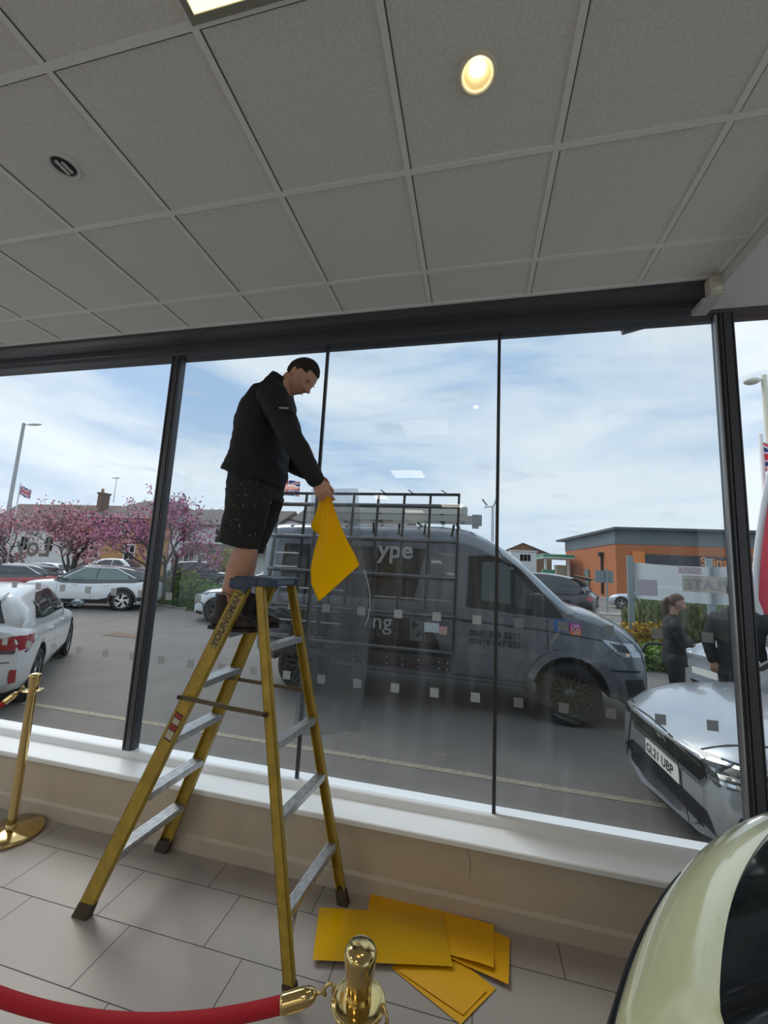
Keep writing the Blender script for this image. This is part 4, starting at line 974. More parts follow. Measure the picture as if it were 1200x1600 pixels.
    for s in sides:
        for x in ([-.30, .78] if kind != 'estate' else [-.32, .70]):
            strip_panel('door_seam', bv, (x, .27), (x, zbelt-.015), .008, 'xz', (0, -s, 0), seam, t)
        for x in (-.62, .32) if kind == 'hatch' else (-.75, .25):
            hd = MB().tube([(x-.09, 0, 0), (x-.07, s*.024, .003), (x+.07, s*.024, .006), (x+.09, 0, .006)], .011, 8).build('door_handle', pm, t)
            hh, nn, _, _ = bv.ray_cast(Vector((x, s*3, zbelt-.13)), Vector((0, -s, 0)))
            if hh: hd.location = (0, hh.y, zbelt-.13)
        # door mirrors
        mx_ = (K['win'][-1][1][0]-.04); mb2 = MB().sphere((mx_-.02, s*(W+.10), zbelt+.10), (.075, .105, .068), 16, 10).bar((mx_-.02, s*(W-.06), zbelt+.045), (mx_-.02, s*(W+.06), zbelt+.07), .05, .03)
        mr = mb2.build('door_mirror', roof if roof is not pm else M_BLACK if kind == 'hatch' and detail > 1 else pm, t)
        MB().sphere((mx_-.082, s*(W+.105), zbelt+.10), (.018, .088, .054), 14, 8).build('mirror_glass', mat('mirror glass', (.30, .36, .38), .05, .9), mr)
    return t, b, cab, bv, cv, spec, K

def number_plate(parent, txt, origin, x, y, m, w=.52, h=.111):
    M_ = basis(origin, x, y); q = MB().box((0, 0, .003), (w, h, .006)); q.v = [tuple(M_ @ Vector(v)) for v in q.v]
    p = q.build('number_plate', m, parent)
    if txt:
        o = Vector(origin); X = Vector(x).normalized(); Y = Vector(y).normalized(); Z = X.cross(Y)
        text_mesh(txt, h*.86, .0006, basis(o-X*(w*.47)-Y*(h*.30)+Z*.0075, X, Y), M_BLACK, 'plate_lettering', p, bold=.0012, spacing=1.06)
    return p

def near_white_hatch():
    h = (-.68, .735); ang = math.atan2(h[1], h[0]); s = .915
    # rear right corner of the car stands by the glass at the left
    rw = Vector((-5.24, 4.14)); hx = Vector(h); rt = Vector((h[1], -h[0])); c = rw+hx*1.25*s-rt*(.885-.01)*s
    t, b, cab, bv, cv, spec, K = make_car((c.x, c.y, 0), ang, 'white hatchback seen from its rear corner just outside the left pane, red tail lamp showing', 'hatch', P_WHITE, P_WHITE, s, wstyle='spoke')
    dk = mat('black tail trim', (.02, .02, .024), .3, coat=.5)
    bc = bvh_of(b, cab)
    for sg in (-1, 1):
        y0, y1 = (.40, .93) if sg > 0 else (-.93, -.40)
        pl = [(sg*.34, .765), (sg*.84, .735), (sg*.84, .895), (sg*.70, .91), (sg*.34, .85)]
        l = decal('tail_lamp', bv, pl, 'yz', (1, 0, 0), 0, M_RED, t, .010, 8)
        pl = [(-1.90, .735), (-1.62, .80), (-1.66, .865), (-1.90, .895)]
        decal('tail_lamp', bv, pl, 'xz', (0, -sg, 0), 0, M_RED, t, .010, 8)
        decal('lamp_base', bv, [(sg*.34, .715), (sg*.82, .70), (sg*.84, .735), (sg*.34, .765)], 'yz', (1, 0, 0), 0, mat('smoked lamp strip', (.06, .05, .08), .15, coat=.5), t, .009, 4)
        decal('reflector', bv, rrect(sg*.74-.028, sg*.74+.028, .36, .52, .012), 'yz', (1, 0, 0), 0, M_RED, t, .008, 2)
    decal('tailgate_seam', bv, [(-.70, .60), (.70, .60), (.70, .61), (-.70, .61)], 'yz', (1, 0, 0), 0, MATS['panel seam'], t, .004, 4)
    sp = MB().prism([(-1.93, 1.345), (-1.88, 1.375), (-1.60, 1.405), (-1.52, 1.40), (-1.62, 1.36), (-1.88, 1.325)], -.52, .52, 'xz').build('spoiler', P_WHITE, t, bevel=.012)
    number_plate(t, '', (-2.055, 0, .52), (0, -1, 0), (0, 0, 1), mat('yellow number plate', (.7, .55, .06), .5))
near_white_hatch()

def white_suvs():
    # side-on crossover with black roof, behind
    s = .885; h = Vector((-.916, -.40)); ang = math.atan2(h.y, h.x); left = Vector((-h.y, h.x))
    rw = Vector((-10.83, 10.80)); c = rw+h*1.32*s-left*(.91-.01)*s
    two = paint('black roof paint', (.045, .05, .062), .25)
    t, b, cab, bv, cv, spec, K = make_car((c.x, c.y, 0), ang, 'white crossover with dark roof and two-tone alloy wheels, side-on across the car park', 'suv', P_WHITE, two, s, wstyle='blade', rimm=mat('bright alloy', (.75, .75, .76), .3, .3), glass=M_SGLASS)
    clad = mat('black cladding', (.016, .017, .020), .6)
    def arch(xc, sg, r0, r1):
        pts = [(xc+r1*math.cos(R(a)), .365+r1*math.sin(R(a))) for a in range(-8, 189, 14)]; pi = [(xc+r0*math.cos(R(a)), .365+r0*math.sin(R(a))) for a in range(188, -9, -14)]
        for i in range(len(pts)-1):
            decal('wheel_arch_trim', bv, [pts[i], pts[i+1], pi[-2-i], pi[-1-i]], 'xz', (0, -sg, 0), 0, clad, t, .010, 1)
    for sg in (1, -1):
        for xc in K['wb']: arch(xc, sg, .415, .475)
        decal('sill_trim', bv, [(-.86, .25), (.88, .25), (.88, .44), (.60, .38), (-.55, .38), (-.86, .46)], 'xz', (0, -sg, 0), 0, clad, t, .008, 4)
        decal('rear_bumper_trim', bv, [(-2.15, .36), (-1.80, .36), (-1.80, .50), (-2.15, .52)], 'xz', (0, -sg, 0), 0, clad, t, .008, 3)
        decal('tail_lamp', bv, [(-2.14, .90), (-1.92, .93), (-1.93, 1.0), (-2.12, 1.02)], 'xz', (0, -sg, 0), 0, mat('dark tail lamp', (.10, .02, .03), .2, coat=.5), t, .008, 3)
        # white line over the side windows
        for a, b2 in (((.66, 1.09), (.05, 1.485)), ((.05, 1.485), (-.95, 1.475)), ((-.95, 1.475), (-1.66, 1.16))): strip_panel('roof_line', cv, a, b2, .03, 'xz', (0, -sg, 0), P_WHITE, t, .009, 5)
    # red crossover behind its bonnet
    s2 = .80; h2 = Vector((-.93, -.37)); ang2 = math.atan2(h2.y, h2.x); tail = Vector((-15.35, 12.05)); c2 = tail+h2*2.2*s2-Vector((-h2.y, h2.x))*.9*s2
    t, b, cab, bv, cv, spec, K = make_car((c2.x, c2.y, -.03), ang2, 'red car with black roof and silver roof line partly hidden behind the white crossover', 'suv', P_RED, two, s2, detail=1)
    for sg in (1, -1):
        for a, b2 in (((.05, 1.485), (-.95, 1.475)), ((-.95, 1.475), (-1.70, 1.14))): strip_panel('roof_line', cv, a, b2, .03, 'xz', (0, -sg, 0), M_CHROME, t, .009, 5)
    # white crossover nose beside the ladder
    h3 = Vector((-.955, -.295)); ang3 = math.atan2(h3.y, h3.x); l3 = Vector((-h3.y, h3.x)); s3 = .93; nose = Vector((-8.05, 10.25)); c3 = nose-h3*2.2*s3+Vector((.0, .55))
    t, b, cab, bv, cv, spec, K = make_car((c3.x, c3.y, 0), ang3, 'white crossover facing left with black grille, partly hidden behind the stepladder', 'suv', P_WHITE, two, s3, wstyle='spoke', rimm=M_GUN)
    for sg in (1, -1):
        decal('headlight', bv, [(sg*.50, .80), (sg*.88, .83), (sg*.88, .90), (sg*.50, .88)], 'yz', (-1, 0, 0), 0, mat('dark headlight', (.05, .055, .07), .1, coat=1), t, .009, 4)
        decal('headlight', bv, [(2.15, .80), (1.62, .86), (1.60, .92), (2.15, .885)], 'xz', (0, -sg, 0), 0, MATS['dark headlight'], t, .009, 4)
        decal('vent_surround', bv, [(sg*.62, .36), (sg*.66, .36), (sg*.84, .62), (sg*.80, .64)], 'yz', (-1, 0, 0), 0, clad, t, .008, 3)
        decal('vent_surround', bv, [(1.98, .62), (1.74, .58), (1.70, .40), (1.73, .40), (1.77, .555), (1.98, .59)], 'xz', (0, -sg, 0), 0, clad, t, .008, 3)
        decal('bumper_lip', bv, [(2.2, .24), (1.76, .24), (1.76, .33), (2.2, .36)], 'xz', (0, -sg, 0), 0, clad, t, .008, 3)
    decal('grille', bv, [(-.50, .68), (.50, .68), (.56, .86), (-.56, .86)], 'yz', (-1, 0, 0), 0, clad, t, .009, 4)
    decal('lower_grille', bv, [(-.60, .30), (.60, .30), (.52, .46), (-.52, .46)], 'yz', (-1, 0, 0), 0, clad, t, .009, 4)
    decal('bumper_lip', bv, [(-.80, .22), (.80, .22), (.80, .29), (-.80, .29)], 'yz', (-1, 0, 0), 0, clad, t, .009, 4)
    number_plate(t, '', (2.21, 0, .56), (0, 1, 0), (0, 0, 1), mat('white number plate', (.75, .75, .72), .5))
white_suvs()

def silver_front_car():
    """silver hatchback parked nose-left right outside the glass"""
    t, b, cab, bv, cv, spec, K = make_car((3.24, 3.72, .03), PI+R(2), 'silver hatchback facing left just outside the right-hand pane, its number plate and grille showing', 'hatch', P_SILV, P_SILV, .98, wstyle='spoke')
    gk = mat('black grille mesh', (.008, .008, .010), .35)
    g = decal('grille', bv, [(-.50, .52), (.50, .52), (.58, .60), (.56, .70), (.30, .715), (-.30, .715), (-.56, .70), (-.58, .60)], 'yz', (-1, 0, 0), 0, gk, t, .006, 5)
    for a, b2 in (((-.60, .60), (-.50, .508)), ((-.50, .508), (.50, .508)), ((.50, .508), (.60, .60))): strip_panel('grille_trim', bv, a, b2, .018, 'yz', (-1, 0, 0), M_CHROME, t, .012, 6)
    for sg in (-1, 1):
        strip_panel('grille_bar', bv, (sg*.11, .665), (sg*.52, .625), .016, 'yz', (-1, 0, 0), M_CHROME, t, .012, 6)
        decal('headlight', bv, [(sg*.56, .60), (sg*.66, .575), (sg*.90, .62), (sg*.90, .72), (sg*.60, .72)], 'yz', (-1, 0, 0), 0, mat('smoked headlight', (.035, .04, .05), .06, coat=1), t, .007, 5)
        decal('headlight', bv, [(1.95, .60), (1.58, .65), (1.50, .73), (1.95, .725)], 'xz', (0, -sg, 0), 0, MATS['smoked headlight'], t, .007, 4)
        for z0, z1 in ((.605, .600), (.700, .700)): strip_panel('daytime_lamp', bv, (sg*.60, z0), (sg*.87, z1+.02), .018, 'yz', (-1, 0, 0), M_CHROME, t, .011, 6)
        strip_panel('daytime_lamp', bv, (1.92, .63), (1.60, .675), .018, 'xz', (0, -sg, 0), M_CHROME, t, .011, 4)
        if sg > 0: decal('bumper_vent', bv, [(1.86, .27), (1.72, .27), (1.66, .50), (1.80, .46)], 'xz', (0, -sg, 0), 0, gk, t, .006, 3)
    decal('lower_grille', bv, [(-.74, .255), (.74, .255), (.56, .375), (-.56, .375)], 'yz', (-1, 0, 0), 0, gk, t, .006, 5)
    strip_panel('splitter', bv, (-.80, .235), (.80, .235), .030, 'yz', (-1, 0, 0), M_ALLOY, t, .020, 7)
    for sg in (-1, 1): strip_panel('splitter', bv, (1.90, .238), (1.60, .232), .03, 'xz', (0, -sg, 0), M_ALLOY, t, .020, 5)
    seam = MATS['panel seam']
    decal('bonnet_seam', bv, [(1.93, -.50), (1.935, .50), (1.945, .50), (1.94, -.50)], 'xy', (0, 0, -1), 0, seam, t, .004, 5)
    for sg in (-1, 1):
        strip_panel('bonnet_seam', bv, (1.935, sg*.50), (1.55, sg*.68), .010, 'xy', (0, 0, -1), seam, t, .004, 5); strip_panel('bonnet_seam', bv, (1.55, sg*.68), (.95, sg*.76), .010, 'xy', (0, 0, -1), seam, t, .004, 5)
    hh, nn, _, _ = bv.ray_cast(Vector((4, 0, .63)), Vector((-1, 0, 0))); e = hh+nn*.018
    M_ = basis(e, (0, 1, 0), nn.cross(Vector((0, 1, 0))).normalized()*1)
    bd = MB().tube([tuple(M_ @ Vector((.062*math.cos(2*PI*k/28), .062*math.sin(2*PI*k/28), .004))) for k in range(28)], .0065, 8, closed=True)
    for a, b2 in (((-.060, .012), (.002, .012)), ((.002, .012), (-.008, -.012)), ((-.008, -.012), (.060, -.012))): bd.bar(tuple(M_ @ Vector((a[0], a[1], .004))), tuple(M_ @ Vector((b2[0], b2[1], .004))), .010, .008, up=tuple(nn))
    bd.build('badge', M_CHROME, t)
    hh, nn, _, _ = bv.ray_cast(Vector((4, 0, .43)), Vector((-1, 0, 0)))
    number_plate(t, 'GL21 UBP', (hh.x+.012, 0, .44), (0, 1, 0), (0, 0, 1), mat('white number plate', (.75, .75, .72), .5))
silver_front_car()

def other_cars():
    # dark SUV beyond the van bonnet, seen from behind, tail to the right
    t, b, cab, bv, cv, spec, K = make_car((1.75, 16.1, .0), R(160), 'black sports utility car seen from behind beyond the bonnet of the van', 'suv', P_BLK, P_BLK, 1.18, detail=1)
    for sg in (-1, 1):
        decal('tail_lamp', bv, [(sg*.45, .88), (sg*.92, .84), (sg*.92, .96), (sg*.45, .95)], 'yz', (1, 0, 0), 0, M_RED, t, .01, 4)
        decal('tail_lamp', bv, [(-2.18, .86), (-1.9, .90), (-1.93, .97), (-2.18, .97)], 'xz', (0, -sg, 0), 0, M_RED, t, .01, 3)
    MB().prism([(-2.1, 1.45), (-1.55, 1.55), (-1.5, 1.52), (-2.0, 1.41)], -.58, .58, 'xz').build('spoiler', P_BLK, t)
    # silver estate beyond the banner
    make_car((10.1, 26.6, 0), R(145+0), 'silver estate car parked on the road behind the mesh banner', 'estate', P_SILV, P_SILV, 1.0, detail=1)
    # silver sports car behind the woman
    t, b, cab, bv, cv, spec, K = make_car((5.3, 8.0, .0), R(196), 'silver car with round headlights parked behind the woman with folded arms', 'hatch', P_SILV, P_BLK, .90, detail=1)
    for sg in (-1, 1):
        hl = MB().sphere((0, 0, 0), (.05, .12, .10), 18, 12).build('headlight', mat('chrome headlight', (.6, .63, .66), .12, .8, coat=1), t); hh, nn, _, _ = bv.ray_cast(Vector((4, sg*.62, .70)), Vector((-1, 0, 0))); hl.location = hh
        MB().sphere((.035, 0, 0), (.025, .05, .045), 14, 10).build('bulb', M_CHROME, hl)
    number_plate(t, '', (2.05, 0, .45), (0, 1, 0), (0, 0, 1), MATS['white number plate'])
    # parked cars along the far side of the road at the left
    make_car((-15.4, 21.2, 0), R(12), 'black sports utility car parked outside the white house', 'suv', P_BLK, P_BLK, 1.0, detail=1)
    make_car((-10.7, 20.4, -.2), R(172), 'grey car behind the knees of the man on the ladder', 'suv', P_GREY, P_GREY, .95, detail=0)
    make_car((-24.2, 24.0, -.15), R(12), 'white sports utility car parked beyond the left hedge under the blossom', 'suv', P_WHITE, P_WHITE, 1.0, detail=1)
    make_car((-28.6, 22.9, -.55), R(6), 'pale blue grey car, roof just showing beyond the hedge', 'hatch', P_LBLUE, P_LBLUE, 1.0, detail=0)
    make_car((-29.0, 26.2, -.55), R(6), 'dark blue car roof beside the white utility car beyond the hedge', 'hatch', paint('dark blue car paint', (.04, .05, .09)), None, 1.0, detail=0)
    make_car((-31.5, 21.0, -.25), R(10), 'white car at the far left edge behind the red car', 'suv', P_WHITE, P_WHITE, 1.05, detail=0)
    make_car((-6.3, 17.0, -.2), R(6), 'white car glimpsed between the leg of the man and the van rack', 'hatch', P_WHITE, P_WHITE, 1.0, detail=0)
    make_car((7.6, 47.0, 0), R(170), 'pale car far off below the green petrol canopy', 'estate', P_LBLUE, P_LBLUE, 1.0, detail=0)
other_cars()
# ---------------------------------------------------------------- grounds
def grounds():
    asp = mat('asphalt', (.19, .175, .16), .9, noise=(1.3, .16), bump=.35, bscale=260)
    tag(MB().box((0, 72.69, -.15), (320, 140, .30)).box((-82.6, -3.65, -.15), (154.7, 12.7, .30)).build('ground', asp), kind='structure')
    pl = mat('worn cream road paint', (.36, .32, .25), .85, noise=(30, .35))
    tag(MB().box((-1.5, 3.955, .002), (9.5, .075, .004)).build('trim_5', pl), 'worn cream line painted on the asphalt', None, None, 'structure')
    pav = mat('pavement', (.30, .27, .23), .9, noise=(4, .12), bump=.2, bscale=60)
    tag(MB().add([(-30, 17.0, .0), (-30, 20.0, .0), (-5.5, 12.3, .0), (-5.5, 11.2, .0), (-30, 17, .06), (-30, 20, .06), (-5.5, 12.3, .06), (-5.5, 11.2, .06)], [(3, 2, 1, 0), (4, 5, 6, 7), (0, 1, 5, 4), (1, 2, 6, 5), (2, 3, 7, 6), (3, 0, 4, 7)]).build('pavement', pav), kind='structure')
    tag(MB().box((-2, 22.5, .02), (70, 1.5, .05)).box((8, 17.0, .02), (12, 2.2, .05)).box((20, 38.6, .02), (30, 2.0, .05)).build('pavement', pav), kind='structure')
    tag(MB().box((12, 20.3, .004), (16, .10, .004)).build('trim_6', pl), kind='structure')
    d = empty('drain_grate', (-7.45, 7.75, .0), R(4), 'rusty rectangular drain grate set in the asphalt of the car park', 'drain')
    MB().box((0, 0, .004), (.95, .42, .008)).build('frame', mat('drain frame', (.16, .13, .10), .8), d)
    g = MB()
    for k in range(10): g.box((-.42+k*.093, 0, .010), (.05, .36, .006))
    g.build('grate', mat('rusty iron', (.24, .16, .11), .85, noise=(20, .3)), d)
grounds()

# ---------------------------------------------------------------- the dark grey van
def van():
    t = empty('van', (0, 6.5, 0), 0, 'large dark grey panel van with phone numbers on its door and side rack', 'van')
    W = 1.0; xs = [-3.15, -3.12, -3.06]+[-2.9+.2*i for i in range(14)]+[-.2+.075*i for i in range(29)]+[2.03, 2.10, 2.16, 2.20, 2.23, 2.25]
    xs = sorted(set(round(x, 3) for x in xs))
    spec = dict(W=W, xs=xs, wf=.30, wr=.05, rake=.05, raker=.0, crown=.05,
                top=[(-3.15, 2.30), (-3.06, 2.38), (-2, 2.40), (-.6, 2.40), (-.15, 2.365), (.08, 2.28), (.33, 2.145), (.60, 1.95), (.94, 1.64), (1.20, 1.41), (1.30, 1.36), (1.50, 1.315), (1.75, 1.22), (1.98, 1.10), (2.12, 1.0), (2.20, .90), (2.25, .78)],
                bottom=[(-3.15, .50), (-2.95, .40), (1.7, .37), (1.95, .30), (2.25, .34)], half=[(-3.15, .93), (-3.0, 1.0), (-.5, 1.0), (.35, .995), (1.3, 1.0), (1.7, .995), (2.05, .94), (2.25, .86)],
                ring=[(0, 0), (.92, 0), (.975, .02), (1.0, .07), (1.0, .30), (.992, .45), (.972, .62), (.945, .78), (.918, .89), (.88, .955), (.78, .99), (.4, 1.0), (0, 1.0)])
    dark = mat('wheel arch lining', (.010, .010, .011), .9)
    b = body_loft('body', spec, [P_VAN, dark], t); wheels = [(1.165, .37), (-2.36, .37)]
    cut_arches(b, wheels, .44, W, dark); bv = bvh_of(b)
    for x, z in wheels:
        for s in (-1, 1): wheel(t, x, s*(W-.12), .368, .24, s, 'mesh', M_GUN, True)
    S = (0, 1, 0)
    seam = mat('panel seam', (.01, .01, .01), .7); KG = mat('gloss black van trim', (.010, .011, .012), .15, coat=.3)
    for s, name in ((-1, 'near'), (1, 'far')):
        D = (0, -s, 0)
        decal('window_surround', bv, [(-.10, 1.33), (.72, 1.265), (1.10, 1.255), (1.08, 1.31), (.80, 1.62), (.52, 1.90), (.38, 1.99), (.20, 2.015), (-.08, 2.00)], 'xz', D, 0, KG, t, .006, 5)
        wn = decal('side_window', bv, [(.09, 1.43), (.46, 1.39), (.46, 1.86), (.36, 1.93), (.10, 1.925)], 'xz', D, 0, mat('van side glass', (.085, .115, .11), .05, spec=.9), t, .010, 4)
        decal('side_window', bv, [(.52, 1.37), (.86, 1.33), (.80, 1.50), (.52, 1.80)], 'xz', D, 0, mat('van quarter glass', (.05, .065, .065), .05, spec=.9), t, .010, 4)
        for x, z0, z1 in ((-.25, .42, 2.12), (.905, .88, 1.26), (-1.55, .45, 2.1)): strip_panel('door_seam', bv, (x, z0), (x, z1), .010, 'xz', D, seam, t)
        strip_panel('waist_groove', bv, (-3.05, 1.19), (-.28, 1.17), .022, 'xz', D, seam, t, .004, 6)
        strip_panel('waist_groove', bv, (-.25, 1.165), (.90, 1.10), .018, 'xz', D, seam, t, .004, 5); strip_panel('waist_groove', bv, (.90, 1.10), (1.55, 1.03), .012, 'xz', D, seam, t, .004, 5)
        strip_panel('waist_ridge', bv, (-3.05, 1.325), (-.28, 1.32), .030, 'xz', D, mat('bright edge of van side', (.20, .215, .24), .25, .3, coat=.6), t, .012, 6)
        strip_panel('waist_ridge', bv, (-.24, 1.318), (.93, 1.245), .022, 'xz', D, MATS['bright edge of van side'], t, .012, 6)
        strip_panel('sill_ridge', bv, (-.22, .80), (.66, .74), .020, 'xz', D, MATS['bright edge of van side'], t, .010, 5)
        strip_panel('sill_trim', bv, (-1.85, .46), (.68, .42), .05, 'xz', D, MATS['bright edge of van side'], t, .012, 6)
        # flared wheel arch
        for i in range(14):
            a0, a1 = R(-12+i*14.6), R(-12+(i+1)*14.6); q = [(1.165+r_*math.cos(a), .37+r_*math.sin(a)) for r_, a in ((.535, a0), (.535, a1), (.445, a1), (.445, a0))]
            decal('wheel_arch_flare', bv, q, 'xz', D, 0, P_VAN, t, .028, 1)
        decal('headlight', bv, [(1.52, 1.05), (1.75, 1.02), (2.3, .97), (2.3, .855), (1.90, .855), (1.70, .89)], 'xz', D, 0, M_LENS, t, .008, 5)
        decal('headlight', bv, [(s*.52, .99), (s*.95, 1.00), (s*.95, .86), (s*.52, .84)], 'yz', (-1, 0, 0), 0, M_LENS, t, .008, 4)
        decal('headlight_recess', bv, [(1.62, 1.01), (1.80, .985), (1.86, .90), (1.72, .92)], 'xz', D, 0, mat('headlight recess', (.10, .11, .12), .15, .4), t, .014, 3)
        decal('bumper_recess', bv, [(1.78, .60), (2.3, .62), (2.3, .42), (1.82, .40)], 'xz', D, 0, mat('black bumper grille', (.015, .017, .017), .6), t, .006, 4)
        strip_panel('bumper_line', bv, (1.62, .70), (2.2, .69), .020, 'xz', D, seam, t, .006, 4)
        decal('splitter', bv, [(1.60, .30), (2.3, .28), (2.3, .345), (1.60, .36)], 'xz', D, 0, M_BLACK, t, .03, 4)
        # mirror
        m = MB().box((.76, s*(W+.17), 1.43), (.13, .20, .28)).build('door_mirror', M_BLACK, t, bevel=.045)
        MB().bar((.80, s*(W-.04), 1.30), (.77, s*(W+.10), 1.31), .09, .05).build('mirror_arm', M_BLACK, m)
        MB().box((-.085, s*(W+.014), 1.15), (.17, .022, .028)).build('door_handle', KG, t, bevel=.008)
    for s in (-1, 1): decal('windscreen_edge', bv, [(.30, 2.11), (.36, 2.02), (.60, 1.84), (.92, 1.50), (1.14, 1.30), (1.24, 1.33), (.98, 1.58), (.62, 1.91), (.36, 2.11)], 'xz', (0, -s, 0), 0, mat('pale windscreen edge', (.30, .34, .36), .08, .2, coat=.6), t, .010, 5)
    decal('windscreen', bv, [(.16, -.74), (1.08, -.86), (1.20, -.5), (1.24, 0), (1.20, .5), (1.08, .86), (.16, .74)], 'xy', (0, 0, -1), 0, mat('van windscreen', (.16, .19, .20), .06, spec=.9), t, .006, 6)
    decal('grille', bv, [(-.50, .80), (.50, .80), (.50, 1.0), (-.50, 1.0)], 'yz', (-1, 0, 0), 0, MATS['black bumper grille'], t, .008, 5)
    decal('bumper_grille', bv, [(-.60, .42), (.60, .42), (.60, .62), (-.60, .62)], 'yz', (-1, 0, 0), 0, MATS['black bumper grille'], t, .008, 5)
    MB().tube([(1.08, -.3, 1.50), (.85, -.45, 1.74), (1.12, -.72, 1.47)], .008, 6).build('wiper', M_BLACK, t)
    # dark side graphics with white lettering
    yf = lambda x, z: (bv.ray_cast(Vector((x, -3, z)), Vector((0, 1, 0)))[0] or Vector((x, -1, z))).y
    decal('side_graphic', bv, [(-3.0, 1.36), (-.80, 1.36), (-.66, 2.07), (-3.0, 2.07)], 'xz', S, 0, mat('near black side graphic', (.010, .009, .010), .25, coat=.2), t, .004, 6)
    decal('side_graphic', bv, [(-1.86, .50), (-.36, .50), (-.45, .86), (-.62, 1.13), (-3.0, 1.13), (-3.0, .90), (-1.90, .90)], 'xz', S, 0, MATS['near black side graphic'], t, .004, 6)
    wl = mat('grey white lettering', (.42, .43, .44), .5)
    def onside(txt, size, x, z, m, bold, sp=1.0, name='lettering', off=.018):
        y0 = min(yf(x+.1, z), yf(x+.1, z+size*.6))-off; y1 = yf(x+.1, z+size*.75)-off
        return text_mesh(txt, size, .001, basis((x, yf(x+.1, z)-off-.004, z), (1, 0, 0), (0, (yf(x+.1, z+size)-yf(x+.1, z))/size, 1)), m, name, t, bold, sp)
    onside('ype', .34, -1.33, 1.93, wl, .008, 1.04); onside('ing', .30, -1.42, .96, wl, .002, 1.0)
    tr = MB().add([(-.83, yf(-.8, 1)-.012, .84), (-.60, yf(-.8, 1)-.012, .84), (-.66, yf(-.8, 1)-.014, 1.10), (-.83, yf(-.8, 1)-.014, 1.13)], [(0, 1, 2, 3)]).build('logo_panel', mat('mid grey logo', (.16, .165, .17), .5), t)
    yl = yf(-.8, 1)-.018
    MB().add([(-.80, yl, .99), (-.80, yl, 1.10), (-.70, yl, 1.045), (-.76, yl, .88), (-.66, yl, .93), (-.70, yl, .985)], [(0, 1, 2), (3, 4, 5)]).build('logo_triangles', M_BLACK, tr)
    bk = mat('black door lettering', (.006, .006, .007), .5)
    onside('0203 524 5561', .098, -.045, .975, bk, .0035, 1.06); onside('07465 447 225', .098, -.045, .868, bk, .0035, 1.06)
    # two small social media stickers on the wing
    def sticker(x, z, w, m, nm):
        y = yf(x, z)-.006; return MB().add([(a, yf(a, c)-.007, c) for a, c in rrect(x-w/2, x+w/2, z-w/2, z+w/2, w*.2)], [tuple(range(20))]).build(nm, m, t)
    sticker(1.06, 1.175, .145, mat('blue sticker', (.03, .14, .42), .4), 'blue_sticker')
    ig = bpy.data.materials.new('pink orange sticker'); ig.use_nodes = True; nt = ig.node_tree; tc = nt.nodes.new('ShaderNodeTexCoord'); sx = nt.nodes.new('ShaderNodeSeparateXYZ'); rp = nt.nodes.new('ShaderNodeValToRGB')
    nt.links.new(tc.outputs['Generated'], sx.inputs[0]); nt.links.new(sx.outputs[2], rp.inputs[0]); nt.links.new(rp.outputs[0], nt.nodes['Principled BSDF'].inputs['Base Color'])
    e = rp.color_ramp.elements; e[0].color = (.75, .28, .06, 1); e[1].color = (.35, .05, .45, 1); e.new(.5).color = (.62, .03, .13, 1)
    s = sticker(1.235, 1.145, .140, ig, 'camera_sticker')
    y = yf(1.235, 1.145)-.012; q = MB().tube([(a, y, c) for a, c in rrect(1.19, 1.28, 1.10, 1.19, .025)], .005, 6, closed=True).tube([(a, y, c) for a, c in circ(1.235, 1.145, .022, 18)], .005, 6, closed=True).sphere((1.263, y, 1.172), .005, 8, 6); q.build('camera_outline', M_WHITE, s)
    # ---- glass rack along the side: leans out towards the foot
    RK = mat('satin black rack tube', (.022, .023, .026), .35, .3); RS = mat('steel grey rack tube', (.10, .10, .105), .3, .7)
    def ry(z): return -1.06-.14*(2.8-z)/2.1                            # local y of the rack face
    fr = MB(); ux = [-.222, -.606, -.968, -1.339, -1.70, -2.06, -2.43, -2.86]
    for i, x in enumerate(ux): fr.bar((x, ry(2.82), 2.815), (x-.025, ry(.73), .73), .030, .034, up=(0, 1, 0))
    fr.bar((-2.875, ry(2.81), 2.81), (-.207, ry(2.81), 2.81), .034, .034)
    rk = fr.build('glass_rack', RK, t)
    for z in (2.640, 2.168, 1.690, 1.205, .765): MB().tube([(-2.90, ry(z)-.035, z), (-.235, ry(z)-.035, z)], .030, 14).build('rack_rail', RS, rk)
    for z, xa, xb in ((2.16, -2.85, -1.70), (1.93, -2.85, -2.43), (1.735, -2.85, -2.43), (1.445, -2.85, -1.75), (1.40, -1.32, -.30), (1.00, -2.85, -1.75), (.80, -2.85, -2.0)):
        MB().bar((xa, ry(z)+.03, z), (xb, ry(z)+.03, z), .02, .016).build('support_strip', mat('bright aluminium strip', (.55, .56, .58), .25, .9), rk)
    for x in (-1.26, -.86, -.40, -2.2): MB().bar((x, ry(2.8), 2.83), (x-.06, ry(2.8)+.02, 2.875), .03, .012).build('hook', RK, rk)
    for x in ux[:4]: MB().bar((x-.06, ry(2.2)+.06, 2.40), (x-.10, ry(2.2)+.24, 2.26), .03, .02).build('roof_bracket', RK, rk)
    lg = MB().box((-.90, -1.24, .645), (1.28, .16, .15)).build('rack_ledge', mat('black step', (.014, .014, .015), .5), rk, bevel=.01)
    q = MB()
    for x in (-1.50, -1.36, -1.06, -.86, -.66, -.40, -.30):
        for z in (.69, .61): q.lathe([(.009, 0), (.007, -.006), (.0001, -.007)], 10, (x, -1.322, z-.02), 'y')
    q.build('bolts', M_ALU, lg)
    MB().box((-2.2, -1.20, .62), (1.3, .12, .10)).build('rack_ledge', MATS['black step'], rk, bevel=.01)
    for x in (-1.2, -.35): MB().bar((x, -1.2, .60), (x, -.95, .50), .05, .05).build('rack_bracket', RK, rk)
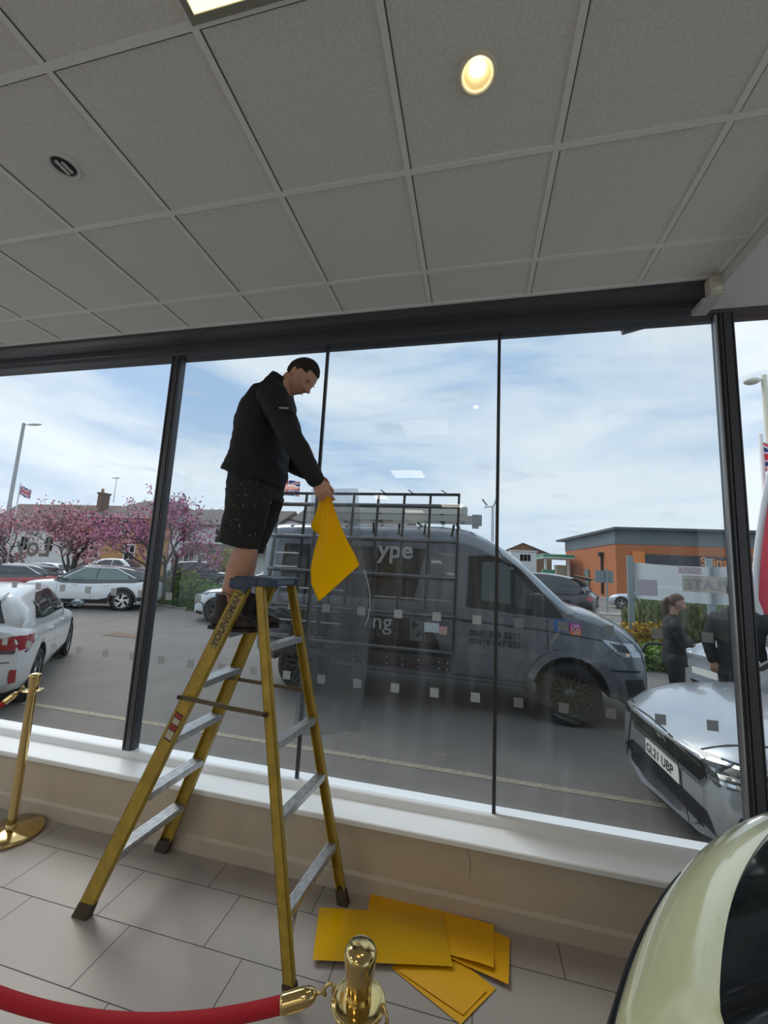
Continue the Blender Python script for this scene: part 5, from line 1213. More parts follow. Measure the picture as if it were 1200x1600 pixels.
    MB().box((-.52, ry(1.08)-.045, 1.06), (.19, .004, .12)).build('label', mat('pale blue label', (.55, .62, .66), .5), rk); MB().box((-.375, ry(1.05)-.045, 1.035), (.10, .004, .10)).build('label', mat('pink label', (.62, .35, .33), .5), rk)
    # roof load
    l = empty('roof_ladder', (-1.2, 5.95, 2.52), 0, 'pale aluminium ladder lying on the roof of the dark grey van', 'ladder')
    A = mat('pale aluminium ladder', (.58, .57, .53), .4, .4)
    for y in (0, .38): MB().box((-.1, y, .03), (2.6, .03, .085)).build('rail', A, l)
    for k in range(9): MB().bar((-1.3+.29*k, 0, .03), (-1.3+.29*k, .38, .03), .03, .03).build('rung', A, l)
    MB().box((1.22, 0, .01), (.14, .05, .16)).box((1.20, .38, .01), (.10, .05, .16)).build('foot', mat('grey ladder foot', (.35, .35, .34), .6), l)
    l2 = empty('roof_pipe_carrier', (-1.5, 6.3, 2.64), 0, 'pale boxed tube carrier on the van roof behind the rack', 'carrier')
    MB().box((0, 0, .06), (2.6, .16, .13)).build('tube', mat('cream box', (.62, .60, .53), .5), l2, bevel=.02); MB().box((1.33, 0, .06), (.10, .19, .15)).build('end_cap', A, l2, bevel=.02)
    for x in (-1.0, 0, 1.0): MB().box((x, 0, -.07), (.05, .3, .14)).build('foot', RK, l2)
    for x in (-2.8, -1.9, -.8, -.25): MB().bar((x, -.80, 2.44), (x, .80, 2.47), .04, .03).build('roof_bar', RK, t)
van()

# ---------------------------------------------------------------- people outside
def walker(loc, rz, label, h, jacket, trousers, hair, ponytail, arms, lean=0):
    t = empty('person', loc, rz, label, 'person'); s = h/1.75
    V = lambda x, y, z: Vector((x+lean*max(0, z-.9), y, z))*s
    b = MB(); f = Vector((math.cos(.25), 0, -math.sin(.25))); l = Vector((0, 1, 0)); u = f.cross(l); M = Matrix((f, l, u)).transposed(); hc = V(.05, 0, 1.625)
    head(b, hc, M, s*.98)
    ringlimb(b, [V(.0, 0, 1.40), V(.01, 0, 1.48), V(.03, 0, 1.58)], [.062*s, .054*s, .052*s]); ringlimb(b, [V(0, 0, .92), V(0, 0, 1.15), V(0, 0, 1.36)], [(.10*s, .15*s), (.09*s, .13*s), (.10*s, .16*s)])
    for sg in (-1, 1): ringlimb(b, [V(.02, sg*.09, .92), V(.03, sg*.09, .50), V(0, sg*.09, .08)], [.08*s, .055*s, .04*s]); ringlimb(b, [V(-.02, sg*.09, .05), V(.06, sg*.09, .04), V(.17, sg*.09, .03)], [.04*s, .04*s, .025*s])
    for a, sg in zip(arms, (-1, 1)):
        ringlimb(b, [V(*p) for p in a[:3]], [.045*s, .038*s, .027*s]); hand(b, V(*a[2]), V(*a[3]), V(*a[4]), [(30, 40, 30)]*4, [(.028, .018, .012), (.024, .006, .014)], s*.95)
    body = remesh(b, 'body', M_SKIN, t, .0075, 2)
    j = MB(); W_ = .205 if not ponytail else .18
    ringlimb(j, [V(-.01, 0, 1.47), V(-.01, 0, 1.40), V(0, 0, 1.28), V(0, 0, 1.12), V(0, 0, .98), V(0, 0, .80)], [(.065*s, .07*s), (.10*s, W_*.86*s), (.13*s, W_*s), (.125*s, W_*.88*s), (.135*s, W_*.93*s), (.15*s, W_*s)], n=26, cap=False)
    for a in arms:
        q = V(*a[1]); e = q.lerp(V(*a[2]), .93); ringlimb(j, [V(*a[0]), V(*a[0]).lerp(q, .5), q, q.lerp(e, .5), e], [.066*s, .062*s, .056*s, .050*s, .045*s])
    jk = remesh(j, 'jacket', jacket, t, .008, 3, (.006, (9, 9, 12), 2))
    tr = MB()
    ringlimb(tr, [V(0, 0, .98), V(0, 0, .86)], [(.12*s, .165*s), (.13*s, .175*s)])
    for sg in (-1, 1): ringlimb(tr, [V(.0, sg*.085, .90), V(.02, sg*.09, .50), V(0, sg*.09, .09)], [.108*s, .080*s, .066*s])
    remesh(tr, 'trousers', trousers, t, .009, 3, (.005, (8, 8, 8), 4))
    for sg in (-1, 1): MB().sphere(tuple(V(.045, sg*.09, .042)), (.135*s, .048*s, .044*s), 18, 10).build('shoe', M_BLACK, t)
    hr = hair_cap(hc, M, s*1.0, hair, t, lambda d: d.z > .25+.5*max(0, d.x) or (d.x < .05 and d.z > -.45), vox=.008)
    if ponytail:
        p = MB(); ringlimb(p, [hc+Vector((-.095, 0, .05))*s, hc+Vector((-.135, 0, .0))*s, hc+Vector((-.135, 0, -.12))*s, hc+Vector((-.11, 0, -.25))*s, hc+Vector((-.10, 0, -.33))*s], [.028*s, .040*s, .042*s, .034*s, .014*s]); remesh(p, 'ponytail', hair, hr, .008, 2, (.004, (60, 60, 10), 1))
    return t
BR = mat('brown hair', (.075, .035, .02), .6, bump=.4, bscale=200)
walker((2.50, 6.0, 0), R(-18), 'woman with brown ponytail and folded arms in a dark coat standing outside facing right', 1.64, mat('charcoal coat', (.022, .022, .024), .8), mat('dark olive trousers', (.03, .034, .03), .85), BR, True,
       [((0, -.18, 1.34), (.10, -.22, 1.09), (.19, .02, 1.13), (.16, .09, 1.15), (-1, .3, 0)), ((0, .18, 1.34), (.11, .22, 1.07), (.20, -.05, 1.10), (.15, -.125, 1.13), (-1, -.3, 0))])
walker((2.72, 5.05, 0), R(62), 'person in a black jacket with back to the window, partly hidden by the right mullion', 1.86, mat('black jacket cloth', (.008, .009, .014), .9), mat('dark trousers', (.02, .022, .024), .85), M_HAIR, False,
       [((0, -.21, 1.36), (-.02, -.33, 1.14), (.10, -.27, .98), (.14, -.25, .90), (0, 1, 0)), ((0, .175, 1.35), (-.05, .25, 1.12), (-.06, .22, .93), (-.06, .21, .85), (1, -.3, 0))])

# ---------------------------------------------------------------- plants
def leaf_cloud(pts, size, name, m, parent=None, seed=1, kind=None, aspect=1.0, upbias=0):
    rnd = random.Random(seed); vs = []; fs = []
    for p in pts:
        s = size*rnd.uniform(.6, 1.4); n = Vector((rnd.gauss(0, 1), rnd.gauss(0, 1), rnd.gauss(0, 1))).normalized(); a = n.orthogonal().normalized(); b = n.cross(a); th = rnd.uniform(0, 6.28)
        a, b = a*math.cos(th)+b*math.sin(th), b*math.cos(th)-a*math.sin(th)
        if upbias: a = (a*(1-upbias)+Vector((0, 0, 1))*upbias).normalized(); b = a.cross(n).normalized()
        p = Vector(p); o = len(vs); vs += [p-a*s*aspect, p+b*s*.55, p+a*s*aspect, p-b*s*.55, p+n*s*.25]
        fs += [(o, o+1, o+4), (o+1, o+2, o+4), (o+2, o+3, o+4), (o+3, o, o+4)]
    o = MB().add(vs, fs, 0, False).build(name, m, parent, fix=False)
    if kind: o['kind'] = kind
    return o
def blossom_tree(base, H, spread, label, seed, mcol, mcol2, n=5200, lean=(0, 0)):
    rnd = random.Random(seed); t = empty('blossom_tree', base, 0, label, 'tree')
    bark = mat('dark bark', (.05, .038, .032), .9); wood = MB(); leaves = []; tips = []
    def grow(p, d, L, r, dep):
        pts = [p]; q = p.copy(); dd = d.copy(); k = 5
        for i in range(k):
            dd = (dd+Vector((rnd.gauss(0, .13), rnd.gauss(0, .13), rnd.gauss(.04, .08)))).normalized(); q = q+dd*L/k; pts.append(q.copy())
            if dep >= 2: tips.append((q.copy(), .10+.05*(4-dep)))
        wood.tube(pts, [r*(1-.5*i/k) for i in range(k+1)], 7)
        if dep < 4:
            for _ in range(3 if dep < 3 else 2):
                a = rnd.uniform(0, 6.28); e = rnd.uniform(.35, .85) if dep else rnd.uniform(.5, 1.0); o = dd.orthogonal().normalized(); o2 = dd.cross(o)
                nd = (dd*math.cos(e)+(o*math.cos(a)+o2*math.sin(a))*math.sin(e)*spread); nd.z = nd.z*.8+.06; nd.normalize(); i = rnd.choice((2, 3, 4, 5)) if dep else rnd.choice((3, 4, 5))
                grow(pts[i], nd, L*rnd.uniform(.62, .85), r*.52, dep+1)
    for _ in range(3): grow(Vector((rnd.uniform(-.1, .1), rnd.uniform(-.1, .1), 0)), Vector((rnd.gauss(lean[0], .18), rnd.gauss(lean[1], .1), 1)).normalized(), H*.36, .09, 0)
    wood.build('trunk_and_branches', bark, t)
    P = []
    for _ in range(n):
        c, r = rnd.choice(tips); P.append(c+Vector((rnd.gauss(0, r), rnd.gauss(0, r), rnd.gauss(0, r*.8))))
    k = int(n*.72)
    leaf_cloud(P[:k], .062, 'blossom', mcol, t, seed); leaf_cloud(P[k:], .058, 'young_leaves', mcol2, t, seed+1)
    return t
PK = mat('pink blossom', (.60, .20, .28), .8, noise=(6, .4, (.74, .42, .48))); PK2 = mat('magenta blossom', (.52, .12, .28), .8, noise=(6, .4, (.64, .28, .40))); RL = mat('reddish young leaves', (.20, .085, .075), .8, noise=(8, .3))
blossom_tree((-17.4, 14.6, 0), 4.6, 1.15, 'pink blossom tree at the left in front of the brown roof', 21, PK, RL, 3900)
blossom_tree((-20.6, 14.2, 0), 4.0, 1.2, 'pink blossom tree cut off by the left edge of the photograph', 4, PK, RL, 2800)
blossom_tree((-11.6, 13.6, 0), 4.9, 1.05, 'magenta blossom tree behind the wide left mullion', 33, PK2, mat('dusky purple leaves', (.17, .05, .09), .8), 4200)
GRN = mat('fresh green leaves', (.13, .24, .035), .8, noise=(3, .4)); DGR = mat('mid green leaves', (.07, .13, .035), .85, noise=(3, .4))
def planting(name, label, cat, boxes, size, m, n, seed, kind=None, **kw):
    rnd = random.Random(seed); c = Vector((sum(b[0]+b[1] for b in boxes)/2/len(boxes), sum(b[2]+b[3] for b in boxes)/2/len(boxes), 0)); P = []
    for _ in range(n):
        b = rnd.choice(boxes); z = b[4]*rnd.uniform(0, 1)**.8*(.8+.2*math.sin(b[0]*3+rnd.uniform(0, 1)+7*_/n)); P.append(Vector((rnd.uniform(b[0], b[1]), rnd.uniform(b[2], b[3]), z))-c)
    o = leaf_cloud(P, size, name, m, None, seed, kind, **kw); o.location = c; tag(o, label, cat); return o
planting('hedge', 'low green shrub border along the edge of the car park under the magenta tree', 'hedge', [(-14+.8*i, -13.2+.8*i, 14.6-.27*i, 15.5-.27*i, .85+.12*math.sin(i*2)) for i in range(8)], .085, GRN, 7600, 3, 'stuff')
planting('grass', 'rough grass strip in front of the low shrub border', 'grass', [(-15+.8*i, -14.2+.8*i, 13.9-.27*i, 14.7-.27*i, .22) for i in range(9)], .06, DGR, 3800, 8, 'stuff', aspect=1.6, upbias=.7)
planting('ground_cover', 'bright green low plants beyond the bonnet of the van', 'plants', [(3.0, 4.2, 9.3, 10.0, .50), (4.2, 6.5, 9.3, 10.0, .5), (2.8, 3.4, 9.8, 10.6, .5)], .065, mat('bright green leaves', (.20, .34, .05), .75, noise=(4, .4)), 6500, 5, 'stuff')
planting('tall_planting', 'tall feathery green stems behind the banner posts', 'plants', [(3.9, 4.6, 11.0, 12.2, 1.05), (4.1, 6.4, 11.0, 12.2, 1.35), (5.8, 8.0, 11.0, 12.2, 1.2)], .075, mat('sage green leaves', (.20, .25, .085), .85, noise=(4, .3)), 9000, 6, 'stuff', aspect=1.9, upbias=.75)
planting('yellow_shrub', 'golden yellow shrub to the left of the woman with folded arms', 'shrub', [(3.35, 4.15, 10.2, 10.8, .85), (3.6, 4.4, 10.2, 10.8, .75)], .06, mat('golden leaves', (.52, .33, .03), .75, noise=(5, .4)), 2600, 7)
planting('yellow_shrub', 'rounded yellow green bush in front of the white house', 'shrub', [(-15.6, -14.0, 22.5, 23.4, 2.45), (-16.2, -15.3, 22.5, 23.4, 2.05)], .11, mat('yellow green leaves', (.36, .36, .03), .8, noise=(3, .4)), 5200, 9)
planting('green_shrub', 'green shrub right of the tail of the white crossover', 'shrub', [(-12.9, -11.9, 15.2, 15.9, 1.25)], .085, mat('lime green leaves', (.25, .34, .06), .8, noise=(4, .3)), 1600, 10)
for (x, y, H, lab, sd) in ((-37, 40, 7.4, 'yellow green tree beyond the brown roofs at the left', 12), (-30.8, 46, 8.4, 'pale bare tree behind the chimney of the yellow brick house', 13)):
    t = empty('background_tree', (x, y, 0), 0, lab, 'tree'); rnd = random.Random(sd)
    MB().tube([(0, 0, 0), (.1, 0, H*.5), (0, 0, H*.8)], [.2, .14, .05], 8).build('trunk', MATS['dark bark'], t)
    leaf_cloud([Vector((rnd.gauss(0, 1.2), rnd.gauss(0, 1.0), H*.72+rnd.gauss(0, .95))) for _ in range(3200)], .13, 'foliage', mat('spring green leaves', (.34, .38, .09), .85, noise=(2, .3)), t, sd)

# ---------------------------------------------------------------- houses on the left
def win(parent, x, z, w, h, y, nm='window', cols=2, rows=2, depth=.06):
    f = MB()
    f.box((x, y, z+h/2), (w, depth, .07)).box((x, y, z-h/2), (w+.1, depth*1.6, .08)).box((x-w/2, y, z), (.07, depth, h)).box((x+w/2, y, z), (.07, depth, h))
    for k in range(1, cols): f.box((x-w/2+w*k/cols, y, z), (.04, depth*.8, h))
    for k in range(1, rows): f.box((x, y, z-h/2+h*k/rows), (w, depth*.8, .05))
    o = f.build(nm, M_WHITE, parent); MB().box((x, y+.03, z), (w-.03, .02, h-.03)).build('pane', mat('house window glass', (.10, .12, .13), .1), o); return o
def brick(name, c1, c2, mc, sc):
    if name in MATS: return MATS[name]
    m = bpy.data.materials.new(name); m.use_nodes = True; nt = m.node_tree; b = nt.nodes['Principled BSDF']; b.inputs['Roughness'].default_value = .9
    tc = nt.nodes.new('ShaderNodeTexCoord'); sp = nt.nodes.new('ShaderNodeSeparateXYZ'); ad = nt.nodes.new('ShaderNodeMath'); ad.operation = 'ADD'; cb = nt.nodes.new('ShaderNodeCombineXYZ')
    nt.links.new(tc.outputs['Object'], sp.inputs[0]); nt.links.new(sp.outputs[0], ad.inputs[0]); nt.links.new(sp.outputs[1], ad.inputs[1]); nt.links.new(ad.outputs[0], cb.inputs[0]); nt.links.new(sp.outputs[2], cb.inputs[1])
    t = nt.nodes.new('ShaderNodeTexBrick'); t.inputs['Scale'].default_value = sc; t.inputs['Color1'].default_value = (*c1, 1); t.inputs['Color2'].default_value = (*c2, 1); t.inputs['Mortar'].default_value = (*mc, 1); t.inputs['Mortar Size'].default_value = .012
    nt.links.new(cb.outputs[0], t.inputs[0]); nt.links.new(t.outputs[0], b.inputs['Base Color']); MATS[name] = m; return m
def houses():
    slate = mat('brown grey roof tiles', (.13, .105, .095), .85, noise=(3, .25)); gut = mat('pale gutter', (.55, .55, .53), .6)
    yb = brick('yellow brick', (.52, .27, .09), (.44, .22, .07), (.40, .28, .16), 4)
    h = empty('brick_house', (-28.3, 28, 0), 0, 'yellow brick house with hipped grey roof and tall chimney behind the blossom', 'house')
    MB().box((0, 3, 2.45), (8.0, 6, 4.9)).build('walls', yb, h)
    MB().add([(-4.3, -.35, 4.85), (4.3, -.35, 4.85), (4.3, 6.3, 4.85), (-4.3, 6.3, 4.85), (-1.6, 3, 6.7), (2.0, 3, 6.7)], [(0, 1, 5, 4), (1, 2, 5), (2, 3, 4, 5), (3, 0, 4), (3, 2, 1, 0)]).build('roof', slate, h)
    MB().box((0, -.38, 4.80), (8.7, .1, .12)).build('gutter', gut, h)
    for x in (-2.95, -.35, 1.3, 3.2): win(h, x, 4.0, .85, 1.15, -.02)
    for x in (-3.2, 0.4, 2.6): win(h, x, 1.9, 1.0, 1.3, -.02)
    MB().box((-2.2, -.06, 3.3), (2.4, .1, .35)).build('fascia_sign', mat('dark green fascia', (.04, .12, .07), .6), h)
    ch = MB().box((-4.1, 1.0, 5.5), (.46, .8, 2.9)).box((-4.1, 1.0, 6.98), (.58, .95, .14)).build('chimney', brick('brown brick', (.17, .10, .07), (.13, .08, .06), (.2, .16, .13), 4), h); MB().lathe([(.14, 0), (.11, .35), (.12, .4)], 12, (-4.1, .8, 7.0)).build('chimney_pot', mat('clay pot', (.4, .2, .12), .8), ch)
    a = MB().tube([(-3.0, 1, 6.2), (-3.0, 1, 8.5)], .025, 6).bar((-3.5, 1, 8.4), (-2.7, 1, 8.45), .03, .03)
    for k in range(5): a.bar((-3.4+.15*k, .8, 8.42), (-3.4+.15*k, 1.2, 8.42), .02, .02)
    a.build('aerial', mat('grey aerial', (.35, .35, .35), .5, .5), h)
    # white rendered terrace
    wr = mat('white render', (.66, .66, .64), .85, noise=(2, .06))
    h = empty('white_house', (-18.6, 26, 0), 0, 'white rendered house with tiled roof and porch seen left of the man on the ladder', 'house')
    MB().box((.3, 3, 2.1), (8.2, 6, 4.2)).build('walls', wr, h)
    MB().prism([(-.35, 4.15), (3, 5.75), (6.35, 4.15)], -4.2, 4.8, 'yz').build('roof', slate, h); MB().box((.3, -.40, 4.13), (9.0, .1, .12)).build('gutter', M_BLACK, h)
    for x in (.45, 3.4, -2.4): win(h, x, 3.45, .95, 1.15, -.02, rows=2, cols=2)
    MB().prism([(-1.1, 2.25), (-1.1, 2.33), (0, 2.80), (0, 2.25)], -2.1, 4.6, 'yz').build('porch_roof', slate, h)
    d = MB().box((-.85, -.06, 1.15), (.8, .1, 2.0)).build('door', mat('white door', (.70, .70, .68), .5), h)
    MB().add([(-.85+.28*math.cos(R(a)), -.125, 1.7+.26*math.sin(R(a))) for a in range(0, 181, 20)], [tuple(range(10))]).build('fan_light', MATS['house window glass'], d)
    win(h, -2.0, 1.6, .9, 1.1, -.02); win(h, 1.6, 1.5, 1.0, 1.2, -.02)
    h = empty('white_house', (-9.1, 27, 0), 0, 'white rendered house with grey roof seen through the upper van rack', 'house')
    MB().box((0, 3, 2.2), (8.8, 6, 4.5)).build('walls', wr, h); MB().prism([(-.35, 4.45), (3, 6.0), (6.35, 4.45)], -4.5, 4.5, 'yz').build('roof', slate, h)
    for x in (-3, -.6, 2): win(h, x, 3.2, 1.0, 1.2, -.02)
    # long low roofs at the far left
    h = empty('brown_roofed_house', (-41, 30, 0), 0, 'long white house with brown roof behind the left blossom trees', 'house')
    MB().box((0, 3, 1.9), (13, 6, 3.8)).build('walls', wr, h); MB().prism([(-.4, 3.7), (3, 6.5), (6.4, 3.7)], -6.8, 6.4, 'yz').build('roof', mat('brown roof tiles', (.15, .10, .08), .85, noise=(3, .2)), h)
    for x in (-4, -1, 2, 5): win(h, x, 2.3, 1.0, 1.3, -.02)
houses()

def right_side():
    # supermarket: brick box with grey fascia and thin roof
    h = empty('supermarket', (12.3, 39.8, 0), 0, 'single storey orange brick shop with grey fascia and thin flat roof at the right', 'shop')
    ob = brick('orange brick', (.50, .155, .05), (.42, .125, .04), (.42, .20, .11), 3)
    A = (0, 0); B = (22, .4); Cc = (22, 18); D = (-1.05, 15.2)
    def poly(mb, pts, z0, z1): mb.prism(pts, z0, z1, 'xy'); return mb
    poly(MB(), [A, B, Cc, D], 0, 4.85).build('walls', ob, h)
    poly(MB(), [(-.06, -.06), (22, .34), (22, 18), (-1.12, 15.25)], 4.85, 6.05).build('fascia', mat('grey cladding', (.13, .155, .17), .5, .2), h)
    poly(MB(), [(-.35, -1.0), (23, -.6), (23, 19), (-2.1, 15.8)], 6.05, 6.28).build('roof', mat('dark roof edge', (.05, .055, .065), .5), h)
    MB().box((6.6, -.12, 3.55), (8.9, .25, .92)).build('shop_sign', mat('dark sign board', (.035, .035, .045), .5), h)
    sg = MB().box((1.75, -.14, 3.70), (.95, .28, 1.10)).build('sign_end', mat('orange sign panel', (.72, .20, .02), .5), h)
    M_ = basis((6.45, -.27, 3.22), (1, 0, 0), (0, 0, 1)); text_mesh("Sainsbury's", 1.02, .02, M_, mat('orange sign letters', (.80, .26, .03), .5), 'sign_lettering', h, .012)
    text_mesh("Local", .92, .02, basis((11.6, -.27, 3.25), (1, 0, 0), (0, 0, 1)), M_WHITE, 'sign_lettering', h, .012); MB().box((13.0, -.1, 3.55), (3.9, .2, .92)).build('shop_sign', MATS['dark sign board'], h)
    MB().bar((-.33, 3.0, .2), (-.33, 3.0, 3.9), .16, .16).box((-.36, 3.0, 4.0), (.5, .5, .4)).build('downpipe', M_BLACK, h)
    MB().box((-.55, 7.5, 1.3), (.1, 1.6, 2.6)).build('door', mat('grey green door', (.16, .21, .20), .6), h)
    for x in (3.5, 7.5, 11.5, 15.5): MB().box((x, -.03, 1.35), (3.4, .08, 2.6)).build('shop_window', mat('shop glass', (.05, .055, .06), .1), h)
    # pale low building and brown gable, petrol canopy
    h = empty('brown_gabled_building', (7.5, 65.5, 0), 0, 'brown brick building with a wide gable behind the white flat-roofed house', 'house')
    bb = brick('dull brown brick', (.26, .15, .085), (.21, .12, .07), (.28, .19, .12), 3)
    MB().prism([(-2.5, 0), (-2.5, 5.3), (-.3, 6.35), (3.9, 4.75), (3.9, 0)], 0, 9, 'xz').build('walls', bb, h); MB().prism([(-2.8, 5.3), (-.3, 6.5), (4.3, 4.70), (4.3, 4.55), (-.3, 6.33), (-2.8, 5.15)], -.4, 9.4, 'xz').build('roof', mat('brown verge', (.12, .08, .06), .8), h)
    h = empty('flat_roofed_house', (6.7, 60, 0), 0, 'white flat-roofed house with one wide window beyond the van windscreen', 'house')
    MB().box((.0, 2, 2.45), (3.5, 4, 4.9)).build('walls', mat('bright white render', (.74, .76, .78), .8), h); MB().box((0, 1.9, 4.95), (3.7, 4.3, .12)).build('roof', M_WHITE, h); win(h, .25, 4.0, 1.5, 1.0, -.02, rows=1, cols=3)
    c = empty('petrol_canopy', (9.3, 50, 0), 0, 'green and white petrol station canopy beside the brick shop', 'canopy')
    MB().box((0, 2, 3.95), (3.3, 6, .30)).build('green_band', mat('petrol green', (.03, .27, .12), .4), c); MB().box((0, 2, 3.76), (3.34, 6.04, .09)).box((0, 2, 4.13), (3.34, 6.04, .05)).build('white_band', M_WHITE, c)
    for x in (-1.2, 1.3): MB().box((x, .5, 1.85), (.25, .25, 3.7)).build('column', M_WHITE, c)
    MB().box((.9, 2.5, 1.5), (1.3, 1.6, 3.0)).build('kiosk', mat('cream kiosk', (.60, .55, .40), .7), c); MB().box((-1.0, .0, 1.6), (1.3, .8, 1.6)).build('pump_screen', MATS['petrol green'], c)
    # banner on posts, mirrored because it is seen from behind
    pm = mat('grey green post', (.24, .30, .31), .5, .2)
    for x, lab in ((3.56, 'grey metal post holding the left end of the mesh banner'), (5.17, 'grey metal post carrying the mesh banner, just left of the right mullion'), (6.9, 'grey metal post at the far end of the mesh banner, behind the mullion')):
        o = MB().box((0, 0, 1.17), (.125, .08, 2.34)).build('banner_post', pm, bevel=.01); o.location = (x, 10.55, 0); tag(o, lab, 'post')
    b = empty('banner', (3.62, 10.50, 0), 0, 'pale grey see-through banner with mirrored writing strung between posts', 'banner')
    bm_ = glass_mat('thin banner cloth', (.30, .33, .37), 0, .5, .62)
    def fn(u, v): return Vector((u*3.3, .05*math.sin(u*9)*.5, 1.36-.03*math.sin(u*PI)+v*(.83-.02*math.sin(u*PI*2))))
    vs = [fn(i/24, j/6) for j in range(7) for i in range(25)]
    cl = MB().add(vs, [(j*25+i, j*25+i+1, (j+1)*25+i+1, (j+1)*25+i) for j in range(6) for i in range(24)], 0, True).build('cloth', bm_, b)
    MB().box((1.45, -.045, 1.76), (.98, .004, .36)).build('print_panel', mat('faded tan print', (.42, .38, .32), .8), cl)
    MB().box((1.13, -.045, 2.05), (.46, .004, .15)).build('print_panel', mat('faded pink print', (.50, .34, .37), .8), cl)
    MB().box((.25, -.045, 1.62), (.42, .004, .36)).build('print_panel', mat('very faded mauve print', (.42, .38, .42), .8), cl)
    text_mesh('PLATE', .30, .001, basis((1.90, -.055, 1.65), (-1, 0, 0), (0, 0, 1)), mat('faded grey print', (.27, .28, .30), .8), 'banner_lettering', cl, .004, 1.1)
    text_mesh('DRIVE', .15, .001, basis((1.34, -.055, 2.0), (-1, 0, 0), (0, 0, 1)), mat('pale print', (.55, .52, .54), .8), 'banner_lettering', cl, .003)
    # red feather flag
    f = empty('feather_flag', (2.93, 5.6, 0), R(0), 'tall red feather flag with white edge at the right border', 'flag')
    X0 = lambda z: .23+.115*max(0, z-1.5)**1.6
    zs = [1.25+.1*i for i in range(29)]
    w = MB(); vs = []; n = 8
    for z in zs:
        for i in range(n+1): u = i/n; vs.append((X0(z)+.06+u*(.78-(X0(z)-.23)*.7), .03*math.sin(u*5+z*2), z-.12*u))
    cl = MB().add(vs, [(j*(n+1)+i, j*(n+1)+i+1, (j+1)*(n+1)+i+1, (j+1)*(n+1)+i) for j in range(len(zs)-1) for i in range(n)], 0, True).build('cloth', mat('red flag cloth', (.78, .05, .09), .7), f)
    cl.modifiers.new('s', 'SOLIDIFY').thickness = .003
    e = MB(); vs = []
    for z in zs: vs += [(X0(z)-.0, -.002, z), (X0(z)+.10, -.004, z)]
    e.add(vs, [(2*j, 2*j+1, 2*j+3, 2*j+2) for j in range(len(zs)-1)], 0, True).build('white_sleeve', mat('white sleeve cloth', (.75, .76, .78), .8), cl).modifiers.new('s', 'SOLIDIFY').thickness = .02
    MB().tube([(.50, -.03, 1.60), (.45, -.03, 1.66), (.44, -.03, 1.74), (.48, -.03, 1.80), (.55, -.03, 1.82)], .020, 8).build('white_letter', M_WHITE, cl)
    MB().tube([(X0(z)+.02, .0, z) for z in [0, .6]+zs], .013, 8).build('pole', MATS['white sleeve cloth'], f); MB().box((.13, 0, .03), (.5, .5, .06)).build('base', M_BLACK, f)
    # lamp posts
    def lamp(loc, H, dx, label, m, r=.07, rz=0):
        t = empty('street_lamp', loc, rz, label, 'street lamp'); MB().lathe([(r*1.5, 0), (r*1.5, 1.2), (r, 1.25), (r*.7, H)], 16).build('pole', m, t)
        MB().tube([(0, 0, H-.12), (dx*.3, 0, H-.08)], .022, 8).build('arm', m, t)
        MB().sphere((dx*.75, 0, H-.12), (abs(dx)*.5, .13, .075), 18, 10).build('lamp_head', mat('pale lamp head', (.60, .60, .54), .5), t); return t
    lamp((6.17, 10.0, 0), 6.41, -.31, 'cream street lamp right of the right-hand mullion', mat('cream lamp post', (.62, .60, .48), .5), .075)
    lamp((-29.8, 20, 0), 10.15, 1.25, 'tall thin grey street lamp at the far left', mat('grey lamp post', (.33, .35, .35), .5), .13)
    # camera pole behind the cab
    t = empty('camera_pole', (1.62, 40, 0), 0, 'tall white pole with floodlights rising behind the van cab', 'pole')
    MB().lathe([(.16, 0), (.13, 8.2)], 14).build('pole', mat('off white pole', (.62, .63, .64), .5), t); MB().bar((-.8, 0, 8.0), (.15, 0, 8.15), .14, .1).build('arm', mat('grey bracket', (.42, .42, .44), .5), t)
    MB().bar((-1.0, 0, 8.8), (-.55, 0, 8.2), .35, .14).build('floodlight', mat('grey floodlight', (.30, .31, .32), .5), t); MB().bar((.1, 0, 8.2), (.35, 0, 8.9), .14, .14).build('floodlight', MATS['grey floodlight'], t)
    # road sign seen from behind
    t = empty('road_sign', (6.6, 22.8, 0), 0, 'small grey back of a road sign on a post in front of the brick shop', 'sign')
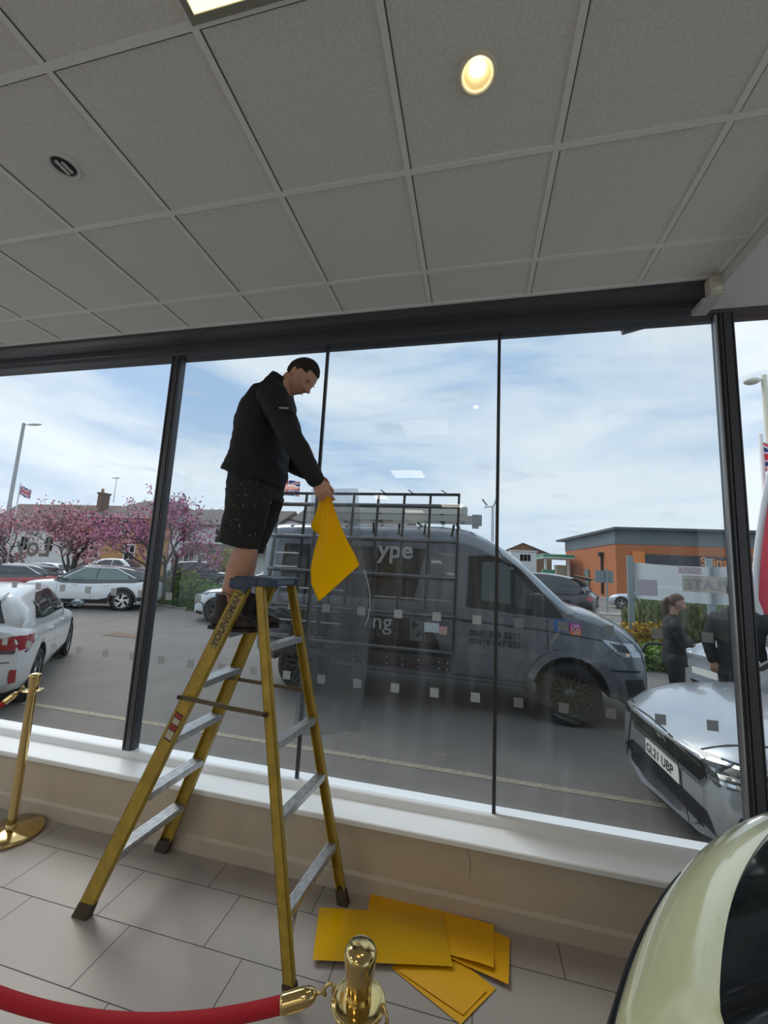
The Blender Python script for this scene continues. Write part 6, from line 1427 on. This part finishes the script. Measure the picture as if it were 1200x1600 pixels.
    MB().lathe([(.045, 0), (.045, 2.3)], 10).build('post', pm, t); MB().box((-.1, .06, 1.85), (.85, .03, .62)).build('sign_plate', mat('grey green sign back', (.17, .22, .22), .6), t)
    # black tubular rail by the planting
    o = MB().tube([(0, 0, 0), (0, 0, .42), (.06, 0, .54), (.16, 0, .58), (1.2, 0, .60), (1.3, 0, .54), (1.34, 0, .42), (1.34, 0, 0)], .028, 12).build('cycle_rail', M_BLACK); o.location = (3.2, 9.0, 0); tag(o, 'black tubular hoop rail in front of the green plants', 'rail')
    # union flags
    def flag(loc, w, hgt, label, rz, poleh, tilt=0, ripple=.08):
        t = empty('flag', loc, rz, label, 'flag'); m = bpy.data.materials.new('union flag cloth'); m.use_nodes = True
        blue, white, red = mat('flag blue', (.02, .04, .20), .8), mat('flag white', (.72, .72, .74), .8), mat('flag red', (.62, .04, .06), .8)
        nu, nv = 60, 36; vs = [(u*w/nu, ripple*math.sin(u/nu*7)*w, v*hgt/nv-tilt*u/nu*hgt) for v in range(nv+1) for u in range(nu+1)]; mb = MB()
        for v in range(nv):
            for u in range(nu):
                x = (u+.5)/nu*2-1; y = (v+.5)/nv*2-1; X = x*2; ax, ay = abs(X), abs(y)
                dd = min(abs(y-x), abs(y+x))*.894
                k = 2 if (ay < .20 or ax < .20) else 1 if (ay < .33 or ax < .33) else 2 if dd < .07 else 1 if dd < .20 else 0
                a = v*(nu+1)+u; mb.add([vs[a], vs[a+1], vs[a+nu+2], vs[a+nu+1]], [(0, 1, 2, 3)], k, True)
        mb.build('cloth', [blue, white, red], t).modifiers.new('s', 'SOLIDIFY').thickness = .004
        MB().tube([(0, 0, -loc[2]), (0, 0, hgt+.1)], .025, 8).build('pole', mat('thin white pole', (.6, .6, .6), .5), t)
    flag((-6.99, 12.9, 4.14), .91, .54, 'union flag flying above the left end of the van rack', 0, 4.5, .1)
    flag((-19.25, 13.2, 4.10), .62, .40, 'faded union flag above the left blossom tree', R(0), 4.5, .5)
    flag((3.79, 6.3, 3.33), .9, .42, 'union flag cut off by the right edge of the photograph', 0, 4, -.1)
right_side()

# every render step needs fresh matrices
bpy.context.view_layer.update()
